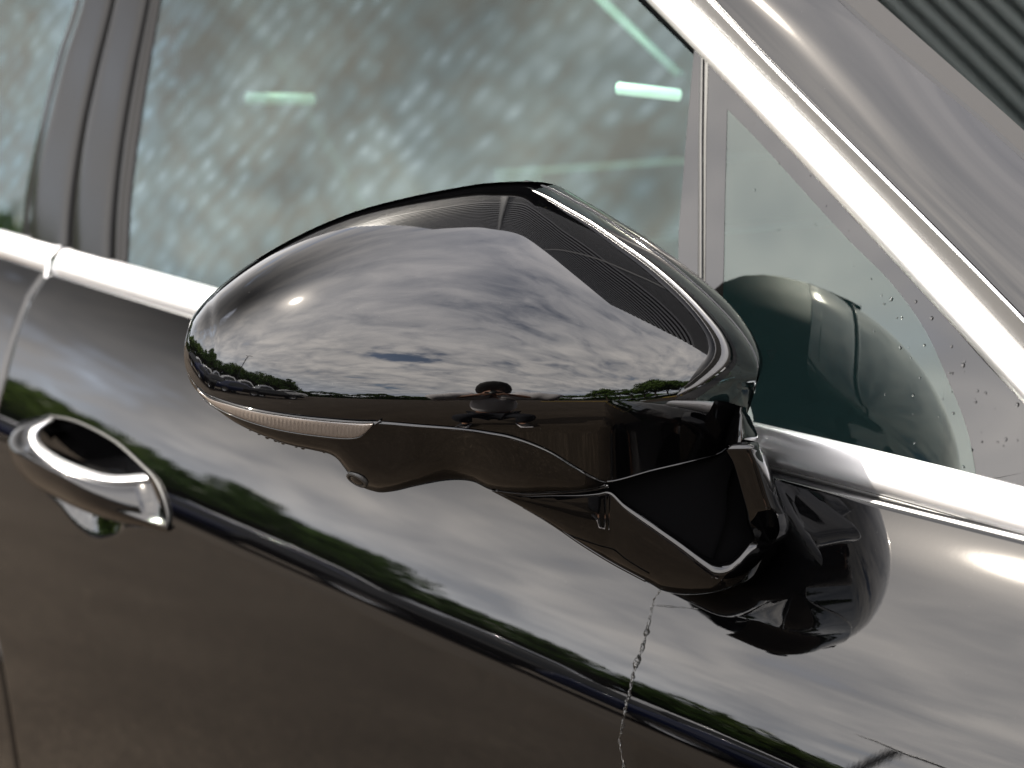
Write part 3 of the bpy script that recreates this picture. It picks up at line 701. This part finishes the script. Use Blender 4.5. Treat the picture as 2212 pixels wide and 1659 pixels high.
# foot base flange against the door
fl = [(1535, 1268), (1556, 1276), (1601, 1266), (1636, 1245), (1676, 1198), (1704, 1150), (1703, 1120), (1684, 1066), (1663, 1010), (1650, 975), (1600, 960), (1570, 1000), (1560, 1120), (1530, 1230)]
flr = resample(fl+[fl[0]], 120); cx2, cy2 = 1600, 1150; G = []
for x, y in flr[:-1]:
    dS = dskin(x, y)
    G.append([at(x, y, dS+.004), at(x, y, dS-.002), at(cx2+(x-cx2)*.985, cy2+(y-cy2)*.985, dS-.006), at(cx2+(x-cx2)*.93, cy2+(y-cy2)*.93, dS-.014), at(cx2+(x-cx2)*.8, cy2+(y-cy2)*.8, min(dS-.02, 1.0))])
grid('mirror_foot', G, M_gloss, mirror, closeu=True)

# ================================================================== DOOR HANDLE
ha = [(117, 908), (89, 932), (87, 953), (125, 985), (187, 1012), (240, 1026), (312, 1024)]
hb = [(110, 901), (66, 930), (68, 960), (108, 1000), (167, 1027), (229, 1043), (326, 1043)]
hcv = [(106, 899), (36, 926), (17, 960), (40, 985), (120, 1031), (200, 1078), (360, 1131)]
hd = [(106, 898), (34, 926), (16, 962), (40, 1022), (125, 1078), (229, 1121), (361, 1148)]
def hoff(t, top): return .0010+top*(min(1., (t+.002)/.28)**.5 if t < .28 else cos((t-.28)/.72*pi/2)**1.25)
n = 90; A, B, Cc, Dd = [resample(q, n) for q in (ha, hb, hcv, hd)]
G = []; Gt = []
for i in range(n):
    t = i/(n-1)
    oa, ob, oc, od = hoff(t, .024), hoff(t, .034), hoff(t, .038), hoff(t, .026)
    Gt.append([skin(*(A[i]*(1-v)+B[i]*v), oa*(1-v)+ob*v+.003*sin(pi*v)) for v in np.linspace(0, 1, 8)])
    row = [skin(*(B[i]*(1-v)+Cc[i]*v), ob*(1-v)+oc*v+.002*sin(pi*v)*(1 if oc > .006 else .3)) for v in np.linspace(0, 1, 10)]
    row += [skin(*(Cc[i]*(1-v)+Dd[i]*v), oc*(1-v)+od*v+.002*sin(pi*v)) for v in np.linspace(0, 1, 8)[1:]]
    row += [skin(Dd[i][0], Dd[i][1]-2, od*.4)]
    G.append(row)
handle = grid('door_handle', G, M_paint, car, solid=0)
li = resample(ha, 50); lo_ = resample([(112, 904), (146, 909), (187, 924), (250, 959), (300, 1003), (310, 1020)], 50)
grid('recess_shade', [[skin(*(li[i]*(1-v)+lo_[i]*v), -.0165*sin(pi*(.15+.7*v))*max(0, min(1, 6*(1-i/49)))-.0005) for v in np.linspace(0, 1, 8)] for i in range(50)], M_dark, handle)  # dark sheet laid over the cup, standing for the shade behind the grip
grid('chrome_insert', Gt, M_chrome, handle)
hout = [(104, 899), (146, 905), (187, 920), (250, 955), (302, 1001), (333, 1032), (354, 1074), (364, 1116), (361, 1146)]
tube('handle_bezel', [skin(x, y, .001) for x, y in resample(hout, 40)], .0010, M_rub, handle, 6)
# ================================================================== WATER
wp = [(1425, 1277), (1412, 1299), (1402, 1340), (1396, 1364), (1391, 1385), (1388, 1397), (1381, 1415), (1375, 1430), (1369, 1448), (1366, 1461), (1361, 1485), (1358, 1502), (1352, 1520), (1350, 1532), (1346, 1550), (1344, 1567), (1339, 1590), (1337.5, 1602), (1343, 1635), (1348, 1657), (1350, 1690)]
wpr = resample(wp, 260); beads = [(1364, 3.2, 7), (1397, 2.6, 7), (1430, 4.2, 11), (1463, 1.8, 6), (1502, 2, 5), (1534, 2.2, 5), (1568, 1.6, 5), (1603, 1.9, 5), (1345, 1.4, 5), (1482, 1.8, 4), (1518, 1.6, 4), (1656, 4, 7)]
rad = []
for x, y in wpr:
    r = 1.25+.45*sin(y*.35)+.3*sin(y*.83+1)
    for by, br, bw in beads: r += br*exp(-((y-by)/bw)**2)
    if y > 1604: r *= .7
    rad.append(r*1.25*PX*1.08)
wpath = []
for i, (x, y) in enumerate(wpr):
    x += .9*sin(y*.31)+.5*sin(y*.77); f = max(0, 1-(y-1277)/30)*.5; dS = dskin(x, y); wpath.append(at(x, y, dS-.0004-f*max(0, dS-.995)*1.0))
wt = tube('water_trickle', wpath, rad, M_water, None, 10)
tag(wt, 'thin beaded trickle of water running down the black door below the mirror foot', 'water')
def droplets(name, pts, label):
    bmv = []; F = []
    for P, r, nn in pts:
        t1 = np.cross(nn, [0, 0, 1.]); t1 /= np.linalg.norm(t1); t2 = np.cross(nn, t1); b0 = len(bmv)
        for e in (0, .5, 1.0):
            for k in range(8): bmv.append(P+(t1*cos(k*pi/4)+t2*sin(k*pi/4))*r*cos(e)+nn*r*.45*sin(e))
        bmv.append(P+nn*r*.45)
        for rr in range(2):
            for k in range(8): F.append((b0+rr*8+k, b0+rr*8+(k+1) % 8, b0+rr*8+8+(k+1) % 8, b0+rr*8+8+k))
        for k in range(8): F.append((b0+16+k, b0+16+(k+1) % 8, b0+24))
    return tag(mobj(name, bmv, F, M_water), label, 'water', kind='stuff')
pts = []
for _ in range(300):
    x = rng.uniform(1600, 2200); y = rng.uniform(240, 1040)
    edge_x = np.interp(y, [236, 381, 518, 612, 709, 821, 928, 1018], [1571, 1708, 1833, 1926, 1996, 2048, 2089, 2108])
    lo_x = np.interp(y, [130, 279, 463, 634, 788, 872], [1521, 1677, 1833, 1995, 2131, 2212])
    if x > lo_x-4 or x < edge_x-150 or (x < edge_x and rng.random() < .6): continue
    pts.append((gl(x, y, -.0008 if x > edge_x else -.0010), abs(rng.normal(0, .0004))+.00022, GN))
droplets('water_droplets', pts, 'tiny rain droplets dried onto the dark border of the quarter window')
pts = []
for x in (541, 560, 578, 596, 603, 612, 640, 655, 700):
    y = sk_b(x)+1; pts.append((at(x, y-1, Dsk(x, 1)), rng.uniform(.0006, .0012), -UP*.8-FW*.6))
droplets('hanging_droplets', pts, 'small water drops hanging under the outer end of the mirror housing')

# ================================================================== SURROUNDINGS (seen as reflections)
bm = bmesh.new(); bmesh.ops.create_grid(bm, x_segments=8, y_segments=8, size=400)
me = bpy.data.meshes.new('ground'); bm.to_mesh(me); bm.free(); me.materials.append(M_asph)
g = bpy.data.objects.new('ground', me); S.collection.objects.link(g); tag(g, 'brown grey asphalt of the car park', kind='structure')
M_yel = mat('yellow_paint', (.55, .36, .03), .6); M_conc = mat('concrete', (.33, .31, .28), .85)
def kerb(az0, az1, r, m, label, n=30):
    pr = [(-.08, 0), (-.08, .12), (.08, .12), (.08, 0)]; G = []
    for a in np.linspace(radians(az0), radians(az1), n): G.append([((r+o)*cos(a), (r+o)*sin(a), z) for o, z in pr])
    o = grid('kerb', G, m, smooth=False, caps=False); return tag(o, label, kind='structure')
kerb(-20, 35, 17, M_yel, 'yellow painted kerb along the car park edge'); kerb(-200, -21, 30, M_conc, 'plain concrete kerb in front of the trees')
# ribbed metal clad building
bld = tag(empty('clad_building', (0, 4.6, 0)), 'tall building clad in dark horizontally ribbed metal beside the car', 'building')
M_clad = mat('dark_cladding', (.075, .078, .086), .34, metal=.0, spec=.5)
WD, WH, pit, WAZ = 3.8, 11.4, .11, radians(108)
prof = [(0, 0), (.50, 0), (.53, -.05), (.94, -.05), (1, 0)]; zz = []
wn = np.array([cos(WAZ), sin(WAZ), 0]); wt_dir = np.array([sin(WAZ), -cos(WAZ), 0])   # outward normal, along-wall (towards the car's nose)
z = 0
while z < WH:
    pit = .065 if z < 5.4 else .34
    for f, o in prof[:-1]: zz.append((z+f*pit, o*(1 if pit < .1 else 1.8)))
    z += pit
binv = Matrix.Translation((0, 4.6, 0)).inverted()
def wallpanel(x0, x1):
    nn = 24; vs = []; F = []
    for x in np.linspace(x0, x1, nn):
        for z, o in zz: vs.append(wn*(WD-o+.003*sin(x*3.1+z*2.3)+.002*sin(x*7+z*9))+wt_dir*x+np.array([0, 0, z]))
    k = len(zz)
    for i in range(nn-1):
        for j in range(k-1): F.append((i*k+j, (i+1)*k+j, (i+1)*k+j+1, i*k+j+1))
    o = mobj('cladding_panel', vs, F, M_clad, bld, smooth=False); o.matrix_parent_inverse = binv; return o
M_joint = mat('joint_strip', (.16, .16, .16), .35)
jx = [-6.0, -2.75, .75, 6.2]
for a_, b_ in zip(jx[:-1], jx[1:]): wallpanel(a_+.03, b_-.03)
wrz = math.atan2(wt_dir[1], wt_dir[0])
for x in jx[1:-1]:
    o = _bx('joint_strip', tuple(wn*(WD-.02)+wt_dir*x+np.array([0, 0, WH/2])), (.08, .05, WH-.05), M_joint, bld, rotz=wrz); o.matrix_parent_inverse = binv
o = _bx('building_core', tuple(wn*(WD+3.1)+wt_dir*.1+np.array([0, 0, WH/2-.05])), (12.1, 6, WH-.1), M_dark, bld, rotz=wrz); o.matrix_parent_inverse = binv

# trees
M_bark = mat('bark', (.06, .045, .03), .9)
def leafmat(nm, c):
    m = mat(nm, c, .6, spec=.3); T = m.node_tree
    nn = noise(T, objco(m), 1.3, 4, .6)
    T.links.new(rampn(T, nn, [(.3, tuple(v*.55 for v in c)), (.7, tuple(v*1.7 for v in c))]), T.nodes['Principled BSDF'].inputs['Base Color']); return m
lm = [leafmat('leaves_dark', (.042, .088, .008)), leafmat('leaves_olive', (.07, .115, .010)), leafmat('leaves_mid', (.055, .10, .010))]
def tree_proto(k, spread):
    clus = []
    for i in range(26):
        th = rng.uniform(0, 2*pi); r = spread*sqrt(rng.random()); hgt = .62+.36*(1-(r/spread)**2)*rng.uniform(.5, 1)-.12*rng.random()
        clus.append((r*cos(th), r*sin(th), hgt, rng.uniform(.09, .17)))
    vs = []; F = []
    for cx3, cy3, cz3, cr in clus:
        for _ in range(190):
            d = rng.normal(size=3); d /= np.linalg.norm(d); p = np.array([cx3, cy3, cz3])+d*cr*rng.uniform(.5, 1.1)*np.array([1, 1, .6])
            a = rng.normal(size=3); a /= np.linalg.norm(a); b = np.cross(a, rng.normal(size=3)); b /= np.linalg.norm(b); s = rng.uniform(.014, .030); i0 = len(vs)
            vs += [p+a*s, p+b*s*.6, p-a*s, p-b*s*.6]; F.append((i0, i0+1, i0+2, i0+3))
    crown = mobj('crown', vs, F, lm[k % 3], smooth=False)
    tv = []; tf = []
    def limb(p, q, r0, r1):
        b0 = len(tv); p, q = np.array(p, float), np.array(q, float)
        for e, (c, r) in enumerate(((p, r0), (q, r1))):
            for j in range(6): tv.append(c+np.array([cos(j*pi/3), sin(j*pi/3), 0])*r)
        for j in range(6): tf.append((b0+j, b0+(j+1) % 6, b0+6+(j+1) % 6, b0+6+j))
    limb((0, 0, 0), (.01, .01, .35), .03, .02)
    for cx3, cy3, cz3, cr in clus[:9]: limb((.01, .01, .33), (cx3, cy3, cz3), .014, .004)
    trunk = mobj('trunk', tv, tf, M_bark)
    return crown, trunk
protos = [tree_proto(k, s) for k, s in enumerate((.48, .58, .42, .52))]
used = [False]*4
def place_tree(az, r, h, k, label):
    e = empty('tree', (r*cos(radians(az)), r*sin(radians(az)), 0)); e.scale = (h, h, h); e.rotation_euler = (0, 0, rng.uniform(0, 6.28))
    tag(e, label, 'tree', 'trees round the car park')
    for src in protos[k]:
        if not used[k]: c = src
        else: c = src.copy(); S.collection.objects.link(c)
        c.parent = e
    used[k] = True
ones = 'first second third fourth fifth sixth seventh eighth ninth tenth eleventh twelfth thirteenth fourteenth fifteenth sixteenth seventeenth eighteenth nineteenth'.split()
tens = {2: ('twenty', 'twentieth'), 3: ('thirty', 'thirtieth'), 4: ('forty', 'fortieth'), 5: ('fifty', 'fiftieth'), 6: ('sixty', 'sixtieth'), 7: ('seventy', 'seventieth')}
def ordinal(k): return ones[k-1] if k < 20 else (tens[k//10][1] if k % 10 == 0 else tens[k//10][0]+'-'+ones[k % 10-1])
az = -215; i = 0
while az < 75:
    r = rng.uniform(42, 50); h = rng.uniform(4.5, 7.2)
    if -168 < az < -112: h = rng.uniform(7.6, 9.4); r = rng.uniform(41, 46)
    if 0 < az < 60: h = rng.uniform(6.5, 9); r = rng.uniform(28, 34)
    if -75 < az < -38: h *= .8
    kind = ['dark green broad tree', 'olive spreading tree', 'bushy green tree', 'low rounded tree'][i % 4]
    place_tree(az, r, h, i % 4, f'{kind}, {ordinal(i+1)} from the left of the reflected tree row'); 
    az += rng.uniform(4.0, 5.4)*(.66 if -168 < az < -112 else 1); i += 1
# hedge mass that closes the gaps under the crowns
vs = []; F = []
for a in np.linspace(radians(-215), radians(75), 34000):
    r = 51+rng.normal(0, 1.2); zt = (4.3 if -2.95 < a < -1.9 else 1.6)+.7*math.sin(a*9)+.5*math.sin(a*23+1)+.5*rng.random()
    c = np.array([r*cos(a), r*sin(a), max(.2, rng.random()*zt*1.5)]); u = rng.normal(size=3); u /= np.linalg.norm(u); b = np.cross(u, rng.normal(size=3)); b /= np.linalg.norm(b); s = rng.uniform(.25, .6); i0 = len(vs)
    vs += [c+u*s, c+b*s, c-u*s, c-b*s]; F.append((i0, i0+1, i0+2, i0+3))
tag(mobj('hedge', vs, F, lm[0], smooth=False), 'dark hedge growing under the far trees', 'hedge', kind='stuff')

# parked cars opposite -------------------------------------------------------
M_tyre = mat('tyre', (.015, .015, .015), .8); M_rim = mat('alloy_rim', (.5, .5, .52), .3, metal=1.); M_pg = mat('parked_car_glass', (.01, .014, .016), .03)
sec = [(-2.25, .35, .62), (-2.2, .35, .95), (-1.7, .33, 1.05), (-1.25, .33, 1.35), (-.4, .33, 1.52), (.4, .33, 1.48), (1.05, .33, 1.05), (1.9, .35, .92), (2.2, .38, .7), (2.27, .4, .55)]
def other_car(loc, rz, paint, label):
    e = empty('far_parked_car', loc); e.rotation_euler = (0, 0, rz); tag(e, label, 'car', 'cars parked across the lot')
    G = []
    for x in np.linspace(-2.27, 2.27, 40):
        zt = float(np.interp(x, [s[0] for s in sec], [s[2] for s in sec])); zbm = .32; zw = min(zt, .95)
        hw = .9*(1-.10*abs(x/2.27)**4); row = []
        for yy, zq in ((-hw*.8, zbm), (-hw, zbm+.15), (-hw, zw*.8), (-hw*.96, zw), (-hw*.70 if zt > 1 else -hw*.9, zt-.04 if zt > 1 else zt), (0, zt+.02), (hw*.70 if zt > 1 else hw*.9, zt-.04 if zt > 1 else zt), (hw*.96, zw), (hw, zw*.8), (hw, zbm+.15), (hw*.8, zbm)): row.append((x, yy, zq))
        G.append(row)
    grid('body', G, paint, e)
    for sgn in (-1, 1):
        pts = [(-1.15, .99, 1.0), (-.95, .83, 1.28), (-.3, .80, 1.4), (.3, .8, 1.37), (.85, .9, 1.02)]
        v = [(x, sgn*(y*.9+.012), z) for x, y, z in pts]; mobj('side_window', v, [tuple(range(5))], M_pg, e, smooth=False, solid=.01)
    v = [(1.06, -.62, 1.1), (1.06, .62, 1.1), (.52, .55, 1.46), (.52, -.55, 1.46)]; mobj('windscreen', v, [(0, 1, 2, 3)], M_pg, e, smooth=False, solid=.01)
    for x in (-1.4, 1.4):
        for sgn in (-1, 1):
            wv = [[(x+r*cos(a), sgn*y, .33+r*sin(a)) for a in np.linspace(0, 2*pi, 20, endpoint=False)] for r, y in ((.2, .7), (.33, .7), (.33, .91), (.21, .92))]
            wt_ = grid('wheel', np.array(wv).transpose(1, 0, 2), M_tyre, e, closeu=True)
            wv = [[(x+r*cos(a), sgn*y, .33+r*sin(a)) for a in np.linspace(0, 2*pi, 20, endpoint=False)] for r, y in ((.21, .92), (.17, .90), (.02, .91))]
            grid('rim', np.array(wv).transpose(1, 0, 2), M_rim, wt_, closeu=True)
    for sgn in (-1, 1): _bx('headlight', (2.12, sgn*.62, .72), (.12, .3, .12), M_mglass, e)
    return e
pw = mat('white_car_paint', (.75, .75, .74), .08); psv = mat('silver_car_paint', (.42, .43, .45), .15, metal=.6); pnv = mat('navy_car_paint', (.01, .018, .06), .04); pbk = mat('black_car_paint', (.006, .006, .007), .03)
for (a_, r_, p, sc_, lb) in ((-110, 20, pw, 1.6, 'tall white van at the left end of the far row'), (-118, 20, psv, 1.6, 'tall silver van beside the white van'), (-126, 21, pw, 1.6, 'white van behind the navy blue saloon'),
        (-133, 21, pw, 1.6, 'lower white van behind the black saloons'), (-140, 22, psv, 1.6, 'silver van near the end of the far row'), (-147, 23, pw, 1.6, 'white van near the end of the far row'), (-154, 24, pw, 1.6, 'last white van of the far row'),
        (-116, 12, pbk, 1, 'black saloon parked first in the near row'), (-128, 12, pnv, 1, 'navy blue saloon in the near row'), (-139, 12.5, pbk, 1, 'black saloon in the middle of the near row'), (-149, 13, pnv, 1, 'navy blue saloon close to the end of the near row'), (-158, 13.5, pbk, 1, 'black saloon last in the near row')):
    e_ = other_car((r_*cos(radians(a_)), r_*sin(radians(a_)), 0), radians(a_+82), p, lb); e_.scale = (1.05, 1, sc_)

def door_refl(px, py, dist):
    P = skin(px, py); e = .004; n = np.cross([2*e, S_y(P[0]+e, P[2])-S_y(P[0]-e, P[2]), 0], [0, S_y(P[0], P[2]+e)-S_y(P[0], P[2]-e), 2*e]); n /= np.linalg.norm(n)
    d = P-CAM; d /= np.linalg.norm(d); r = d-2*(d@n)*n; return P+r*dist
ma, mb, mc = door_refl(1858, 1590, 15), door_refl(2045, 1662, 15), door_refl(1935, 1625, 15)
mast = tag(empty('lamp_mast', (mc[0], mc[1], 0)), 'thin dark lamp mast with a long arm reflected low on the front door', 'lamp post')
def ztube(nm, path, r, m): 
    o = tube(nm, path, r, m, mast); o.matrix_parent_inverse = Matrix.Translation((mc[0], mc[1], 0)).inverted(); return o
ztube('arm', [ma+(mb-ma)*t+np.array([0, 0, .02*sin(t*9)]) for t in np.linspace(-.02, 1.1, 24)], [.012+.02*min(1, t*2) for t in np.linspace(0, 1, 24)], M_rub)
ztube('pole', [np.array([mc[0], mc[1], z]) for z in np.linspace(0, mc[2]+.02, 6)], .05, M_rub)
# ================================================================== PHOTOGRAPHER
fh = np.array([-cos(AZ), sin(AZ), 0]); rh = RT; zh = np.array([0, 0, 1.])
C0 = np.array([CAM[0], CAM[1], 0])
def Lp(r, f, z): return C0+rh*r+fh*f+zh*z
per = tag(empty('person', tuple(Lp(0, -.35, 0))), 'squatting photographer in a white T-shirt and dark trousers, reflected in the mirror housing', 'person')
pinv = Matrix.Translation(tuple(Lp(0, -.35, 0))).inverted()
M_skin = mat('skin', (.42, .22, .14), .5); M_shirt = mat('white_cotton', (.82, .79, .82), .85); M_trou = mat('dark_shorts', (.012, .013, .02), .85); M_hair = mat('black_hair', (.012, .010, .010), .7); M_shoe = mat('dark_shoe', (.02, .02, .022), .6)
def skinned(name, verts, edges, rads, m, root=0, lv=2, parent=per):
    me = bpy.data.meshes.new(name); me.from_pydata([tuple(v) for v in verts], edges, []); me.materials.append(m)
    o = bpy.data.objects.new(name, me); S.collection.objects.link(o); o.parent = parent; o.matrix_parent_inverse = pinv if parent is per else Matrix()
    md = o.modifiers.new('skin', 'SKIN'); md.use_smooth_shade = True
    for i, r in enumerate(rads):
        v = me.skin_vertices[0].data[i]; v.radius = (r, r) if not hasattr(r, '__len__') else r; v.use_root = (i == root)
    s = o.modifiers.new('sub', 'SUBSURF'); s.levels = lv; s.render_levels = lv; return o
bv = [Lp(0, -.42, .46), Lp(0, -.38, .68), Lp(0, -.30, .95), Lp(0, -.24, 1.12), Lp(0, -.21, 1.19), Lp(0, -.17, 1.24), Lp(0, -.16, 1.29), Lp(0, -.16, 1.35)]
be = [(i, i+1) for i in range(7)]; br = [.15, .14, .15, .12, .06, .065, .088, .075]
def addc(pts, rads, root):
    k = root
    for p, r in zip(pts, rads):
        bv.append(p); br.append(r); be.append((k, len(bv)-1)); k = len(bv)-1
    return k
for s in (-1, 1):
    e_ = addc([Lp(s*.18, -.23, 1.15), Lp(s*.31, -.17, 1.11), Lp(s*.43, -.10, 1.07), Lp(s*.28, -.06, 1.12), Lp(s*.13, -.045, 1.20), Lp(s*.09, -.04, 1.225)], [.058, .05, .042, .038, .028, .034], 3)
    for j, (dr, dz, ln) in enumerate(((.0, .035, .06), (-.015, .022, .07), (-.02, .004, .065), (-.018, -.014, .055), (.01, .04, .04))):
        addc([Lp(s*(.078+dr*.3), -.012, 1.225+dz), Lp(s*(.055+dr), -.008, 1.228+dz), Lp(s*(.055+dr-ln*.35), -.014, 1.226+dz)], [.0095, .009, .008], e_)
    k_ = addc([Lp(s*.12, -.36, .40), Lp(s*.24, -.10, .50), Lp(s*.24, -.16, .28), Lp(s*.23, -.24, .09), Lp(s*.24, -.10, .05), Lp(s*.25, -.03, .04)], [.08, .05, .042, .036, .036, .03], 0)
# face: nose and ears
addc([Lp(0, -.058, 1.235)], [.012], 6)
for s in (-1, 1): addc([Lp(s*.088, -.155, 1.245)], [.014], 6)
skinned('body', bv, be, br, M_skin)
sv = [Lp(0, -.40, .55), Lp(0, -.31, .90), Lp(0, -.245, 1.10), Lp(0, -.22, 1.165)]; se_ = [(0, 1), (1, 2), (2, 3)]; sr = [.20, .22, .19, .09]
skinned('shirt', sv, se_, sr, M_shirt)
for s in (-1, 1):
    pth = [Lp(s*(.06+.40*t), -.22+.13*t, 1.165+.03*sin(pi*t)-.06*t*t) for t in np.linspace(0, 1, 14)]
    rr = [.085+.05*sin(pi*min(1, .15+t*.75))+.006*sin(t*23)+.004*sin(t*41) for t in np.linspace(0, 1, 14)]
    o = tube('sleeve', pth, rr, M_shirt, per, 20); o.matrix_parent_inverse = pinv
sv = [Lp(0, -.42, .44), Lp(.12, -.35, .42), Lp(.235, -.12, .50), Lp(-.12, -.35, .42), Lp(-.235, -.12, .50), Lp(.24, -.16, .28), Lp(.23, -.24, .11), Lp(-.24, -.16, .28), Lp(-.23, -.24, .11)]
skinned('trousers', sv, [(0, 1), (1, 2), (0, 3), (3, 4), (2, 5), (5, 6), (4, 7), (7, 8)], [.175, .125, .095, .125, .095, .075, .06, .075, .06], M_trou)
sv = [Lp(0, -.17, 1.35), Lp(0, -.21, 1.38), Lp(0, -.25, 1.31)]
skinned('hair', sv, [(0, 1), (1, 2)], [(.20, .15), .13, .15], M_hair)
for s in (-1, 1):
    sh_ = skinned('shoe', [Lp(s*.23, -.27, .05), Lp(s*.24, -.14, .05), Lp(s*.25, 0, .04)], [(0, 1), (1, 2)], [.052, .05, .042], M_shoe)
    o = _bx('sole', tuple(Lp(s*.24, -.13, .012)), (.10, .31, .022), M_shirt, per, rotz=math.atan2(rh[1], rh[0]), bev=.008); o.matrix_parent_inverse = pinv
ph = tag(empty('photo_camera', tuple(Lp(0, -.05, 1.26))), 'black photo camera held up in the photographer\'s hands', 'camera')
cinv = Matrix.Translation(tuple(Lp(0, -.05, 1.26))).inverted()
for nm, c, s_ in (('camera_body', Lp(0, -.105, 1.261), (.13, .05, .095)), ('viewfinder_hump', Lp(0, -.105, 1.315), (.05, .05, .03))):
    o = _bx(nm, tuple(c), s_, M_rub, ph, rotz=math.atan2(rh[1], rh[0]), bev=.006); o.matrix_parent_inverse = cinv
o = tube('lens_barrel', [CAM-FW*.09, CAM-FW*.03, CAM-FW*.012], [.033, .036, .038], M_rub, ph, 20); o.matrix_parent_inverse = cinv
